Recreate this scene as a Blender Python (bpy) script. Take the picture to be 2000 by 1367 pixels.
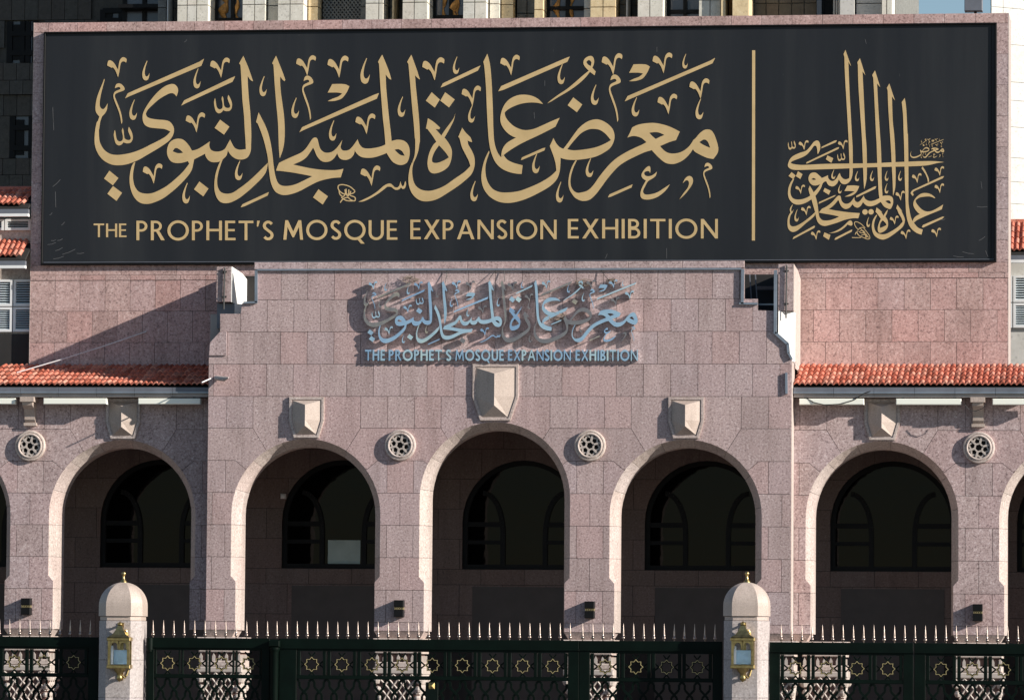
import bpy, bmesh, math, random
from mathutils import Vector, Matrix, geometry
random.seed(7)
for o in list(bpy.data.objects): bpy.data.objects.remove(o)
S = bpy.context.scene
COL = S.collection
R = math.radians

# ---------------------------------------------------------------- camera
F_PX, DIST, EYE = 9500.0, 95.0, 2.5
PSI, PIT, ROL = R(7.775), R(3.641), R(0.447)
_fw = Vector((-math.sin(PSI)*math.cos(PIT), math.cos(PSI)*math.cos(PIT), math.sin(PIT)))
_rt = _fw.cross(Vector((0, 0, 1))).normalized(); _up = _rt.cross(_fw)
_rt, _up = (math.cos(ROL)*_rt + math.sin(ROL)*_up, -math.sin(ROL)*_rt + math.cos(ROL)*_up)
CAM = Vector((DIST*math.tan(PSI), -DIST, EYE))
cd = bpy.data.cameras.new('camera'); cam = bpy.data.objects.new('camera', cd); COL.objects.link(cam)
m3 = Matrix((_rt, _up, -_fw)).transposed()
cam.matrix_world = Matrix.Translation(CAM) @ m3.to_4x4()
cd.sensor_fit = 'HORIZONTAL'; cd.sensor_width = 36.0; cd.lens = 36.0*F_PX/2000.0
cd.clip_start = 1.0; cd.clip_end = 3000.0
S.camera = cam

# ---------------------------------------------------------------- sky, sun, exposure
TOSUN = Vector((2.9, -1.0, 1.22)).normalized()
w = bpy.data.worlds.new('World'); S.world = w; w.use_nodes = True
nt = w.node_tree; nt.nodes.clear()
sky = nt.nodes.new('ShaderNodeTexSky'); sky.sky_type = 'NISHITA'; sky.sun_disc = False
sky.sun_elevation = math.asin(TOSUN.z); sky.sun_rotation = math.atan2(TOSUN.x, TOSUN.y)
sky.air_density = 1.0; sky.dust_density = 0.15; sky.ozone_density = 2.2
bg = nt.nodes.new('ShaderNodeBackground'); bg.inputs['Strength'].default_value = 0.072
ow = nt.nodes.new('ShaderNodeOutputWorld')
nt.links.new(sky.outputs[0], bg.inputs['Color']); nt.links.new(bg.outputs[0], ow.inputs['Surface'])
sl = bpy.data.lights.new('sun', 'SUN'); sl.energy = 5.0; sl.angle = R(0.5); sl.color = (1.0, 0.935, 0.845)
so = bpy.data.objects.new('sun', sl); COL.objects.link(so)
so.rotation_euler = (-TOSUN).to_track_quat('-Z', 'Y').to_euler(); so.location = (30, -20, 40)
S.view_settings.view_transform = 'Standard'; S.view_settings.look = 'None'
S.view_settings.exposure = 0.53; S.view_settings.gamma = 1.0
S.render.engine = 'CYCLES'

def P(u, v, Y):
    """point of the plane y = Y that shows at picture position (u, v) of the 2000 px wide photograph"""
    d = _fw + _rt*((u-1000.0)/F_PX) - _up*((v-683.5)/F_PX)
    return CAM + d*((Y-CAM.y)/d.y)
def PX(u, v, Y): return P(u, v, Y).x
def PZ(u, v, Y): return P(u, v, Y).z

# ---------------------------------------------------------------- mesh helpers
ORG = {}
def org(o): return ORG[o.name] if o is not None else Vector((0, 0, 0))
def _link(o, O, parent):
    COL.objects.link(o); O = Vector(O)
    o.parent = parent
    o.location = O - org(parent) if parent is not None else O
    ORG[o.name] = O
    return o
def empty(name, O, label=None, cat=None, group=None):
    o = bpy.data.objects.new(name, None); o.empty_display_size = 0.2
    _link(o, O, None); return tag(o, label, cat, group)
def tag(o, label=None, cat=None, group=None, kind=None):
    if label: o['label'] = label
    if cat: o['category'] = cat
    if group: o['group'] = group
    if kind: o['kind'] = kind
    return o
def inst(mesh, name, O, parent, rot=None, scale=None):
    o = bpy.data.objects.new(name, mesh); _link(o, O, parent)
    if rot: o.rotation_euler = rot
    if scale: o.scale = scale
    return o

class MB:
    def __init__(s): s.v = []; s.f = []; s.mi = []; s.cur = 0
    def face(s, idx): s.f.append(idx); s.mi.append(s.cur)
    def add(s, vs, fs):
        n = len(s.v); s.v += [Vector(p) for p in vs]
        for f in fs: s.face([n+i for i in f])
        return s
    def box(s, x0, x1, y0, y1, z0, z1, bev=0.0):
        if x1 < x0: x0, x1 = x1, x0
        if y1 < y0: y0, y1 = y1, y0
        if z1 < z0: z0, z1 = z1, z0
        if bev > 0:
            b = min(bev, (x1-x0)*.4, (z1-z0)*.4, (y1-y0)*.8)
            vs = [(x0, y0+b, z0), (x1, y0+b, z0), (x1, y0+b, z1), (x0, y0+b, z1),
                  (x0+b, y0, z0+b), (x1-b, y0, z0+b), (x1-b, y0, z1-b), (x0+b, y0, z1-b),
                  (x0, y1, z0), (x1, y1, z0), (x1, y1, z1), (x0, y1, z1)]
            return s.add(vs, [(4, 5, 6, 7), (0, 1, 5, 4), (1, 2, 6, 5), (2, 3, 7, 6), (3, 0, 4, 7),
                              (0, 8, 9, 1), (1, 9, 10, 2), (2, 10, 11, 3), (3, 11, 8, 0), (8, 11, 10, 9)])
        vs = [(x0, y0, z0), (x1, y0, z0), (x1, y1, z0), (x0, y1, z0), (x0, y0, z1), (x1, y0, z1), (x1, y1, z1), (x0, y1, z1)]
        return s.add(vs, [(0, 3, 2, 1), (4, 5, 6, 7), (0, 1, 5, 4), (1, 2, 6, 5), (2, 3, 7, 6), (3, 0, 4, 7)])
    def prism(s, poly, y0, y1):
        """poly: list of (x, z), extruded from y0 (front) to y1"""
        a = sum(poly[i][0]*poly[(i+1) % len(poly)][1]-poly[(i+1) % len(poly)][0]*poly[i][1] for i in range(len(poly)))
        if a < 0: poly = poly[::-1]
        n = len(poly)
        vs = [(x, y0, z) for x, z in poly]+[(x, y1, z) for x, z in poly]
        fs = [tuple(range(n)), tuple(range(2*n-1, n-1, -1))]
        for i in range(n):
            j = (i+1) % n; fs.append((i, i+n, j+n, j))
        return s.add(vs, fs)
    def lathe(s, prof, c, n=16, sx=1.0, sy=1.0, plan=None):
        """prof: list of (r, z); around the vertical through c. plan: optional list of unit (x, y)"""
        pl = plan or [(math.cos(2*math.pi*i/n), math.sin(2*math.pi*i/n)) for i in range(n)]
        n = len(pl); vs = []; fs = []
        for r, z in prof:
            for x, y in pl: vs.append((c[0]+r*x*sx, c[1]+r*y*sy, c[2]+z))
        for k in range(len(prof)-1):
            for i in range(n):
                j = (i+1) % n
                fs.append((k*n+i, k*n+j, (k+1)*n+j, (k+1)*n+i))
        fs.append(tuple(range(n-1, -1, -1))); t = (len(prof)-1)*n; fs.append(tuple(range(t, t+n)))
        return s.add(vs, fs)
    def ring(s, prof, c, n=32):
        """prof: list of (r, y) around the axis along y through c=(x,y,z)"""
        vs = []; fs = []
        for r, y in prof:
            for i in range(n):
                a = 2*math.pi*i/n; vs.append((c[0]+r*math.cos(a), c[1]+y, c[2]+r*math.sin(a)))
        for k in range(len(prof)-1):
            for i in range(n):
                j = (i+1) % n; fs.append((k*n+i, (k+1)*n+i, (k+1)*n+j, k*n+j))
        return s.add(vs, fs)
    def tube(s, pts, r, n=6):
        pts = [Vector(p) for p in pts]; vs = []; fs = []
        for i, p in enumerate(pts):
            t = (pts[min(i+1, len(pts)-1)]-pts[max(i-1, 0)]).normalized()
            a = Vector((0, 0, 1)) if abs(t.z) < .9 else Vector((1, 0, 0))
            q = t.cross(a).normalized(); b = q.cross(t)
            rr = r[i] if isinstance(r, (list, tuple)) else r
            for k in range(n):
                an = 2*math.pi*k/n; vs.append(p+q*math.cos(an)*rr+b*math.sin(an)*rr)
        for i in range(len(pts)-1):
            for k in range(n):
                j = (k+1) % n; fs.append((i*n+k, (i+1)*n+k, (i+1)*n+j, i*n+j))
        fs.append(tuple(range(n))); fs.append(tuple(range(len(pts)*n-1, (len(pts)-1)*n-1, -1)))
        return s.add(vs, fs)
    def quadbar(s, p, q, w, y0, y1):
        """flat bar in the xz plane from p to q (x, z), width w"""
        d = Vector((q[0]-p[0], q[1]-p[1])); d.normalize(); nx, nz = -d.y*w/2, d.x*w/2
        return s.prism([(p[0]+nx, p[1]+nz), (q[0]+nx, q[1]+nz), (q[0]-nx, q[1]-nz), (p[0]-nx, p[1]-nz)], y0, y1)
    def mesh(s, name, mats, O=(0, 0, 0), smooth=False):
        O = Vector(O); me = bpy.data.meshes.new(name)
        me.from_pydata([tuple(p-O) for p in s.v], [], [tuple(f) for f in s.f])
        if not isinstance(mats, (list, tuple)): mats = [mats]
        for m in mats: me.materials.append(m)
        if len(mats) > 1: me.polygons.foreach_set('material_index', s.mi)
        if smooth:
            me.polygons.foreach_set('use_smooth', [True]*len(me.polygons))
            try: me.set_sharp_from_angle(angle=R(35))
            except Exception: pass
        me.update(); return me
    def build(s, name, mats, parent=None, O=None, smooth=False):
        if O is None:
            xs = [p.x for p in s.v]; ys = [p.y for p in s.v]; zs = [p.z for p in s.v]
            O = Vector(((min(xs)+max(xs))/2, (min(ys)+max(ys))/2, min(zs)))
        return _link(bpy.data.objects.new(name, s.mesh(name, mats, O, smooth)), O, parent)

def cdt_fill(adds, subs=(), clip=()):
    """2-D union of the polygons in adds minus those in subs (and inside clip, if given) -> verts, tris"""
    vs = []; fs = []
    for poly in list(adds)+list(subs)+list(clip):
        n = len(vs); m = len(poly)
        if sum(poly[i][0]*poly[(i+1) % m][1]-poly[(i+1) % m][0]*poly[i][1] for i in range(m)) < 0: poly = poly[::-1]
        vs += [Vector((p[0], p[1])) for p in poly]; fs.append(list(range(n, n+len(poly))))
    na = len(adds); nb = na+len(subs)
    ov, oe, of, _, _, src = geometry.delaunay_2d_cdt(vs, [], fs, 1, 1e-6)
    keep = []
    for f, s in zip(of, src):
        if any(i < na for i in s) and not any(na <= i < nb for i in s) and (not clip or any(i >= nb for i in s)): keep.append(tuple(f))
    return [(p.x, p.y) for p in ov], keep
def fill_prism(mb, adds, subs, mp, y0, y1, back=False, clip=()):
    """mp maps a 2-D point to (x, z); extrudes from y0 to y1"""
    ov, tris = cdt_fill(adds, subs, clip)
    if not tris: return False
    used = sorted({i for t in tris for i in t}); ix = {k: n for n, k in enumerate(used)}
    xz = [mp(ov[k]) for k in used]; n = len(used); T = []
    for t in tris:
        a, b, c = [ix[i] for i in t]
        ar = (xz[b][0]-xz[a][0])*(xz[c][1]-xz[a][1])-(xz[c][0]-xz[a][0])*(xz[b][1]-xz[a][1])
        T.append((a, b, c) if ar > 0 else (a, c, b))
    cnt = {}
    for t in T:
        for i in range(3):
            e = (t[i], t[(i+1) % 3]); cnt[e] = 1
    fs = list(T)
    for (a, b) in cnt:
        if (b, a) not in cnt: fs.append((a, a+n, b+n, b))
    if back: fs += [(c+n, b+n, a+n) for a, b, c in T]
    mb.add([(x, y0, z) for x, z in xz]+[(x, y1, z) for x, z in xz], fs)
    return True
idm = lambda p: (p[0], p[1])

def inset(poly, d):
    n = len(poly); a = sum(poly[i][0]*poly[(i+1) % n][1]-poly[(i+1) % n][0]*poly[i][1] for i in range(n))
    if a < 0: poly = poly[::-1]
    out = []
    for i in range(n):
        p0, p1, p2 = Vector(poly[i-1]), Vector(poly[i]), Vector(poly[(i+1) % n])
        e1 = (p1-p0).normalized(); e2 = (p2-p1).normalized()
        n1 = Vector((-e1.y, e1.x)); n2 = Vector((-e2.y, e2.x)); b = n1+n2
        k = b.dot(n1)
        out.append(tuple(p1+b*(d/k)) if abs(k) > .2 else tuple(p1+n1*d))
    return out
# ---------------------------------------------------------------- materials
class NT:
    def __init__(s, name):
        s.m = bpy.data.materials.new(name); s.m.use_nodes = True; s.t = s.m.node_tree
        s.b = s.t.nodes['Principled BSDF']
    def n(s, typ, **kw):
        k = s.t.nodes.new(typ)
        for a, v in kw.items():
            if a.startswith('i_'): k.inputs[a[2:].replace('_', ' ')].default_value = v
            else: setattr(k, a, v)
        return k
    def l(s, a, b): s.t.links.new(a, b)
    def ramp(s, src, stops):
        r = s.n('ShaderNodeValToRGB'); cr = r.color_ramp
        while len(cr.elements) < len(stops): cr.elements.new(.5)
        for e, (p, c) in zip(cr.elements, stops): e.position = p; e.color = (c[0], c[1], c[2], 1)
        s.l(src, r.inputs[0]); return r.outputs[0]
    def mix(s, a, b, fac, mode='MIX'):
        k = s.n('ShaderNodeMix', data_type='RGBA', blend_type=mode)
        for inp, val in ((k.inputs[0], fac), (k.inputs[6], a), (k.inputs[7], b)):
            if hasattr(val, 'links'): s.l(val, inp)
            elif isinstance(val, (int, float)): inp.default_value = val
            else: inp.default_value = (val[0], val[1], val[2], 1)
        return k.outputs[2]
    def pos(s):
        return s.n('ShaderNodeNewGeometry').outputs['Position']
    def scaled(s, vec, sc):
        k = s.n('ShaderNodeMapping'); k.inputs['Scale'].default_value = sc; s.l(vec, k.inputs['Vector']); return k.outputs[0]
    def noise(s, vec, scale, detail=3, rough=.6):
        k = s.n('ShaderNodeTexNoise'); k.inputs['Scale'].default_value = scale
        k.inputs['Detail'].default_value = detail; k.inputs['Roughness'].default_value = rough
        s.l(vec, k.inputs['Vector']); return k.outputs['Fac']
    def rnd(s): return s.n('ShaderNodeObjectInfo').outputs['Random']
    def bump(s, h, st, dist=.01):
        k = s.n('ShaderNodeBump'); k.inputs['Strength'].default_value = st; k.inputs['Distance'].default_value = dist
        s.l(h, k.inputs['Height']); s.l(k.outputs[0], s.b.inputs['Normal'])
    def done(s, rough=.6, metal=0., spec=.5):
        s.b.inputs['Roughness'].default_value = rough; s.b.inputs['Metallic'].default_value = metal
        s.b.inputs['Specular IOR Level'].default_value = spec; return s.m
def plain(name, col, rough=.5, metal=0., var=.12, nscale=3., spec=.5, bump=0.):
    t = NT(name); p = t.pos()
    a = t.noise(p, nscale, 4); c2 = tuple(x*(1-var) for x in col); c1 = tuple(min(1, x*(1+var)) for x in col)
    t.l(t.ramp(a, [(.3, c2), (.7, c1)]), t.b.inputs['Base Color'])
    if bump: t.bump(t.noise(p, nscale*12, 3), bump, .01)
    return t.done(rough, metal, spec)
def granite(name, dark, mid, light, tint=.10, rough=.75, scale=1., stain=.25):
    """pink grey granite: fine speckle from two noises, a tone of its own for every slab, faint run-off stains"""
    t = NT(name); p = t.pos(); rn = t.rnd()
    n1 = t.noise(p, 26*scale, 2, .8)
    c = t.ramp(n1, [(.30, dark), (.47, mid), (.56, mid), (.72, light)])
    v = t.n('ShaderNodeTexVoronoi'); v.inputs['Scale'].default_value = 38*scale; t.l(p, v.inputs['Vector'])
    vm = t.ramp(v.outputs['Distance'], [(.0, (.62, .62, .62)), (.30, (1, 1, 1)), (.75, (1.0, 1.0, 1.0))])
    c = t.mix(c, vm, .8, 'MULTIPLY')
    tn = t.ramp(rn, [(0., (1-tint, 1-tint*1.1, 1-tint*1.1)), (.35, (1, 1, 1)), (.6, (1+tint*.1, 1-tint*.55, 1-tint*.6)), (.85, (.98, .99, 1.02)), (1., (1+tint*.35, 1+tint*.25, 1+tint*.2))])
    c = t.mix(c, tn, 1.0, 'MULTIPLY')
    st = t.noise(t.scaled(p, (2.2, 2.2, .35)), 1.3, 5, .65)
    sm = t.ramp(st, [(.25, (1-stain, 1-stain*1.05, 1-stain*1.1)), (.55, (1, 1, 1))])
    c = t.mix(c, sm, 1.0, 'MULTIPLY')
    t.l(c, t.b.inputs['Base Color'])
    t.bump(n1, .25, .006)
    return t.done(rough, 0, .35)
M = {}
M['granite'] = granite('pink_granite', (.19, .140, .138), (.465, .352, .343), (.69, .595, .58), tint=.12, stain=.28)
M['granite_rose_bounce'] = granite('rose_bounce_granite', (.20, .135, .128), (.52, .355, .328), (.73, .58, .55), tint=.15, stain=.28)  # pinker attic slabs, with warm bounce light mixed into the colour
M['granite_side'] = granite('sunlit_side_granite', (.29, .235, .21), (.50, .42, .385), (.70, .62, .57), tint=.10)  # brighter copy of the pink granite; sunlight on its sides is in the colour
M['granite_cap'] = granite('honed_granite', (.38, .305, .26), (.50, .41, .355), (.60, .505, .445), tint=.03, scale=1.6, rough=.5)
M['granite_post'] = granite('post_granite', (.28, .245, .235), (.45, .40, .385), (.62, .57, .55), tint=.04)
M['granite_red'] = granite('plain_red_granite', (.32, .15, .10), (.42, .20, .13), (.5, .28, .2), tint=.04)
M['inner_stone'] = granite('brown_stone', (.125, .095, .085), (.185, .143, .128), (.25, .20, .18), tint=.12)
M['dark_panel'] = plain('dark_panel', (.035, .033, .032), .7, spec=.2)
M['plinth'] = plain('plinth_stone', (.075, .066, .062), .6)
M['mortar'] = plain('mortar', (.16, .125, .12), .9)
M['plaster'] = plain('white_plaster', (.80, .78, .75), .85, var=.05)
M['marble'] = granite('cream_marble', (.36, .28, .25), (.54, .45, .40), (.68, .60, .55), tint=.03, scale=.7, rough=.55, stain=.15)
M['marble_white'] = plain('carved_marble', (.46, .40, .36), .6, var=.1)
M['marble_recess'] = plain('recess_shade_marble', (.14, .075, .06), .6, var=.12)  # marble darkened so the shade of the carved recesses is in the colour
M['green'] = plain('green_enamel', (.0014, .0055, .0036), .5, var=.3, spec=.11)
M['green_dark'] = plain('dark_green_enamel', (.0015, .005, .0035), .5, var=.3, spec=.15)
M['brass'] = plain('brass', (.47, .35, .15), .36, 1., var=.35, nscale=14.)
M['gold_line'] = plain('gold_paint', (.42, .34, .17), .45, .3, var=.2)
M['bronze'] = plain('bronze_spike', (.42, .34, .30), .36, 1., var=.3, nscale=9.)
M['black'] = plain('black_metal', (.006, .006, .0065), .5, var=.2, spec=.2)
M['steel'] = plain('grey_flashing', (.30, .34, .40), .35, .6, var=.15)
M['gutter'] = plain('gutter_paint', (.16, .17, .20), .5, .2, var=.15)
M['fascia'] = plain('fascia_paint', (.40, .36, .34), .6, var=.12)
M['white'] = plain('white_paint', (.78, .78, .78), .5, var=.05)
M['bluewhite'] = plain('shutter_paint', (.62, .70, .74), .5, var=.05)
M['cable'] = plain('cable', (.03, .03, .03), .6)
M['whitecable'] = plain('white_cable', (.72, .70, .70), .5)
M['ground'] = plain('paving', (.13, .125, .12), .8, nscale=.6)
t = NT('light_fixture'); t.b.inputs['Base Color'].default_value = (.90, .90, .80, 1); M['fixture'] = t.done(.35)
t = NT('dark_glass'); t.b.inputs['Base Color'].default_value = (.002, .002, .0025, 1); t.bump(t.noise(t.pos(), 1.6, 3), .035, .05); M['glass'] = t.done(.03, 0, .13)
t = NT('window_glass'); t.b.inputs['Base Color'].default_value = (.10, .105, .13, 1); M['hotelglass'] = t.done(.12, 0, .6)
t = NT('lantern_glass'); t.b.inputs['Base Color'].default_value = (.9, .95, 1, 1); t.b.inputs['Transmission Weight'].default_value = 1.0; t.b.inputs['IOR'].default_value = 1.05
M['lglass'] = t.done(.03, 0, .5)
t = NT('lantern_lining'); M['lining'] = plain('lantern_lining', (.45, .62, .72), .3, var=.2)
# polished letters
t = NT('polished_steel'); p = t.pos()
t.l(t.ramp(t.noise(p, 5, 3), [(.25, (.80, .83, .86)), (.5, (.96, .97, .98))]), t.b.inputs['Base Color'])
t.l(t.ramp(t.noise(p, 9, 4), [(.3, (.05,)*3), (.7, (.16,)*3)]), t.b.inputs['Roughness'])
t.bump(t.noise(p, 3.0, 2), .16, .02); t.b.inputs['Metallic'].default_value = 1.0; M['polished'] = t.m
# sign face: satin charcoal sheet with faint vertical drips and scratches
t = NT('sign_sheet'); p = t.pos()
n = t.noise(t.scaled(p, (1.0, 1, .07)), 1.25, 6, .62)
c = t.ramp(n, [(.25, (.014, .016, .020)), (.5, (.019, .021, .025)), (.68, (.027, .029, .032)), (.80, (.042, .044, .047))])
sc = t.noise(t.scaled(p, (9, 1, 1.1)), 3.1, 2, .5)
sm = t.ramp(sc, [(.79, (0, 0, 0)), (.82, (.22, .22, .22))])
c = t.mix(c, (.25, .25, .25), sm)
t.l(c, t.b.inputs['Base Color']); M['sign'] = t.done(.42, 0, .25)
t = NT('gold_vinyl'); p = t.pos()
c = t.ramp(t.noise(p, 2.5, 4), [(.3, (.53, .38, .185)), (.7, (.62, .45, .23))])
t.l(c, t.b.inputs['Base Color']); M['gold'] = t.done(.5, 0, .3)
M['scratch'] = plain('scratch', (.10, .10, .105), .7)
# clay tiles
t = NT('clay_tile'); p = t.pos(); rn = t.rnd()
c = t.ramp(rn, [(0., (.36, .10, .06)), (.25, (.56, .165, .105)), (.6, (.64, .215, .145)), (.85, (.70, .32, .23)), (1., (.42, .17, .12))])
c = t.mix(c, t.ramp(t.noise(p, 14, 4), [(.3, (.72, .7, .7)), (.6, (1, 1, 1))]), 1., 'MULTIPLY')
t.l(c, t.b.inputs['Base Color']); t.bump(t.noise(p, 40, 2), .2, .01); M['tile'] = t.done(.75, 0, .3)
# hotel cladding
M['cream'] = granite('cream_limestone', (.58, .545, .47), (.70, .665, .58), (.78, .74, .66), tint=.05, scale=.25, rough=.8, stain=.12)
M['warm'] = granite('honey_limestone', (.60, .46, .27), (.74, .58, .35), (.82, .68, .45), tint=.04, scale=.25, rough=.8, stain=.1)
M['greystone'] = granite('grey_cladding', (.15, .15, .14), (.20, .20, .185), (.26, .26, .24), tint=.05, scale=.3, rough=.7)
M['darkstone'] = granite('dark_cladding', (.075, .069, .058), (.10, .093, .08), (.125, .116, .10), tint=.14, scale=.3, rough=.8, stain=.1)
M['palestone'] = granite('pale_cladding', (.52, .505, .47), (.58, .565, .53), (.63, .61, .58), tint=.03, scale=.2, rough=.8, stain=.06)
M['amber'] = plain('amber_reflection_and_panel', (.55, .27, .07), .6, var=.5, nscale=6.)  # amber for imitated reflections in hotel windows, and one brown panel
# ---------------------------------------------------------------- lettering outlines
# Each outline is a closed curve "x,y x,y! ..."; '!' marks a sharp corner, the rest is smooth.
# '@A' switches to another sheet of squared paper the drawing was copied onto (origin, step).
SHEET = {'A': (160, 90, .15), 'B': (160, 230, .15), 'C': (400, 90, .15), 'D': (400, 230, .15), 'E': (640, 90, .15),
         'F': (640, 230, .15), 'G': (880, 90, .15), 'H': (880, 230, .15), 'I': (1120, 90, .15), 'J': (1120, 230, .15),
         'K': (1520, 260, .1002), 'L': (1680, 260, .1002), 'M': (1520, 345, .1002), 'N': (1680, 345, .1002), 'P': (1500, 0, .25)}
def outline(txt, step=5):
    pts = []; fr = (0, 0, 1)
    for tk in txt.split():
        if tk[0] == '@': fr = SHEET[tk[1]]; continue
        sharp = tk.endswith('!'); x, y = tk.rstrip('!').split(',')
        pts.append((fr[0]+float(x)*fr[2], fr[1]+float(y)*fr[2], sharp))
    n = len(pts); out = []
    for i in range(n):
        p1 = pts[i]; p2 = pts[(i+1) % n]
        p0 = p1 if p1[2] else pts[i-1]; p3 = p2 if p2[2] else pts[(i+2) % n]
        out.append((p1[0], p1[1]))
        L = math.hypot(p2[0]-p1[0], p2[1]-p1[1])
        if p1[2] and p2[2]: continue
        k = max(2, min(7, int(L/step)+1))
        for j in range(1, k):
            t = j/k; t2 = t*t; t3 = t2*t
            out.append(tuple(.5*((2*p1[a])+(-p0[a]+p2[a])*t+(2*p0[a]-5*p1[a]+4*p2[a]-p3[a])*t2+(-p0[a]+3*p1[a]-3*p2[a]+p3[a])*t3) for a in (0, 1)))
    return out
def fit(poly, box, fr):
    xs = [p[0] for p in poly]; ys = [p[1] for p in poly]; x0, y0, x1, y1 = box; s = SHEET[fr]
    fx = (x1-x0)*s[2]/(max(xs)-min(xs)); fy = (y1-y0)*s[2]/(max(ys)-min(ys))
    return [(s[0]+x0*s[2]+(p[0]-min(xs))*fx, s[1]+y0*s[2]+(p[1]-min(ys))*fy) for p in poly]
def poly(fr, txt): return outline('@'+fr+' '+' '.join(a+'!' for a in txt.split()))

HOOK = outline('772,395! 740,465 715,540 712,590 722,635 750,657 780,650 797,615 806,562! 790,592 768,606 748,588 742,545 755,470 778,400!', 30)
VEE = outline('95,195 125,200 160,230 190,280 213,318! 222,250 235,195 262,162 290,155 318,170 325,190 318,225! 305,215 285,208 262,215 247,235 240,265 228,340 212,412! 200,380 180,330 155,295 140,285! 130,292! 70,262! 78,215', 30)
SHADDA = outline('130,690! 120,740 128,800 145,855 180,880 215,868 240,838! 262,850 290,853 325,845 348,810 352,760 335,700 305,645! 295,690 312,740 328,780 322,805 300,812 270,805 250,785! 244,740 240,690 228,660! 218,695 228,740 232,780 225,815 195,830 165,815 150,780 143,730 135,690!', 30)
MIM = outline('1285,460! 1300,410 1330,390 1370,400 1405,440 1412,480 1385,500 1330,520 1290,545 1285,580 1310,650 1350,760 1375,860 1382,940 1370,965! 1362,900 1340,800 1300,690 1270,600 1268,550 1285,510 1330,485 1360,470 1350,445 1320,445', 40)
HAH = outline('1600,610! 1660,500! 1760,497 1840,505 1882,530! 1850,600 1800,670 1765,695! 1700,715 1640,720 1600,720! 1660,690 1740,660 1790,620! 1740,610 1680,608', 40)

G_MAIN = []          # (part name, [outlines], [holes])
def g(name, outs, holes=()): G_MAIN.append((name, [outline(o) for o in outs], [outline(h) for h in holes]))
# right-hand word
g('letter_group', ['@J 703,262! 735,200 765,130! 840,95 950,75 1060,72 1180,95 1290,135 1385,185! 1335,295! 1250,320 1180,350 1128,372! 1160,410 1220,455 1300,470 1400,450 1480,400 1530,345 1562,292! 1590,270 1640,210 1700,165 1750,155 1795,168 1830,215 1860,290 1880,360 1887,420 1870,475 1820,540! 1740,525 1650,485 1580,445 1557,412! 1500,490 1420,560 1330,600 1260,605 1190,585 1120,530 1060,470 1020,425! 920,455 800,510 700,560 600,625 520,705 440,800 360,910 290,1000 220,1065 150,1085 90,1080 30,1050 @H 1600,1020 1555,950 1535,870 1540,780 1565,680 1600,600 1630,556! 1645,560! 1605,640 1575,730 1560,820 1570,900 1610,960 1660,982 1700,975 @J 150,965 200,940 260,880 330,780 400,690 470,610 560,530 680,455 800,395 900,350 950,322! 890,270 820,245 760,243'],
  ['@J 988,200! 1040,192 1110,195 1185,228! 1120,255 1072,280! 1030,245', '@J 1640,322! 1690,288 1730,295 1760,335 1780,395! 1730,375 1680,350'])
g('letter_group', ['@H 1340,268! 1375,335 1420,385 1468,408! 1530,330 1600,230 1680,130 1780,55 1880,25 @J 360,35 450,85 510,150 535,230 525,310 480,395 400,455 300,505 180,535 60,550 @H 1600,553 1500,545 1432,525! 1430,600 1420,700 1385,800 1300,890 1150,980 980,1060 820,1105 700,1110 600,1085 500,1020 430,920 402,800 410,680 440,560 475,480 500,434! 505,455! 470,560 453,650 460,760 490,850 550,930 640,970 760,975 900,955 1050,900 1180,840 1300,765 1378,692! 1368,600 1340,500 1310,420 1292,372!'],
  ['@H 1520,412! 1600,310 1700,205 1800,155 1880,150 @J 350,165 420,215 488,295! 420,335 300,385 150,415 0,428'])
G_MAIN.append(('dot', [poly('G', '1598,672 1715,765 1645,865 1525,775')], []))
# second word
g('letter', ['@G 478,105! 500,180 518,280 533,450 543,650 551,850 556,1050 @H 560,200 568,310 590,400 620,470 655,515! 690,490! 740,550 820,590 938,622! 925,735! 850,730 750,705 660,660 590,590 545,500 515,400 497,280 487,150 @G 478,930 470,750 462,550 450,380 438,260 427,210!'])
g('letter', ['@G 1205,760! 1150,700 1080,660 1000,640 900,640 810,670 740,720 690,790 660,870 648,950 660,1020 700,1090 760,1150 820,1185 855,1195! @H 790,295 730,335 690,385 668,440 660,505! 688,492! 720,465 800,410 900,350 1000,300 1150,230 1280,165 1365,120! 1420,5! 1300,55 1180,110 1080,150 980,165 900,150 820,110 760,55 @G 730,950 710,910 704,870! 740,835 820,790 920,755 1020,740 1120,742'])
g('letter', ['@F 1752,135! 1800,200 1860,260 1880,320! 1855,315 1822,300! 1830,350 1870,420 1905,500 1915,580 1905,660 1870,740 1800,810 1700,890 1580,970 1450,1050 1350,1085 1250,1090 1170,1060 1100,990 1060,890 1052,780 1070,660 1098,585! 1120,585! 1105,640 1100,720 1115,820 1150,890 1220,940 1310,955 1400,940 1520,890 1650,800 1780,710 1858,632! 1840,570 1790,470 1750,390 1725,300 1715,265! 1700,255!'])
g('letter', ['@F 1305,10! 1370,50 1430,100 1465,135! 1450,155! 1405,150! 1440,190 1480,235! 1530,160 1590,80 1640,10 1660,-48! 1640,40 1580,160 1520,262! 1560,310 1605,390 1618,460 1605,560 1570,640 1500,695 1420,725 1360,725 1320,690 1300,610 1310,510 1340,420 1380,350 1415,318! 1380,260 1330,190 1300,150! 1280,145!'],
  ['@F 1450,362! 1500,415 1550,475 1578,520! 1520,555 1450,585 1400,592 1365,580 1358,540 1380,470 1415,410'])
G_MAIN.append(('dot', [poly('E', '1355,605 1460,700 1395,805 1278,715')], []))
G_MAIN.append(('dot', [poly('E', '1530,605 1655,700 1580,803 1467,715')], []))
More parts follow.
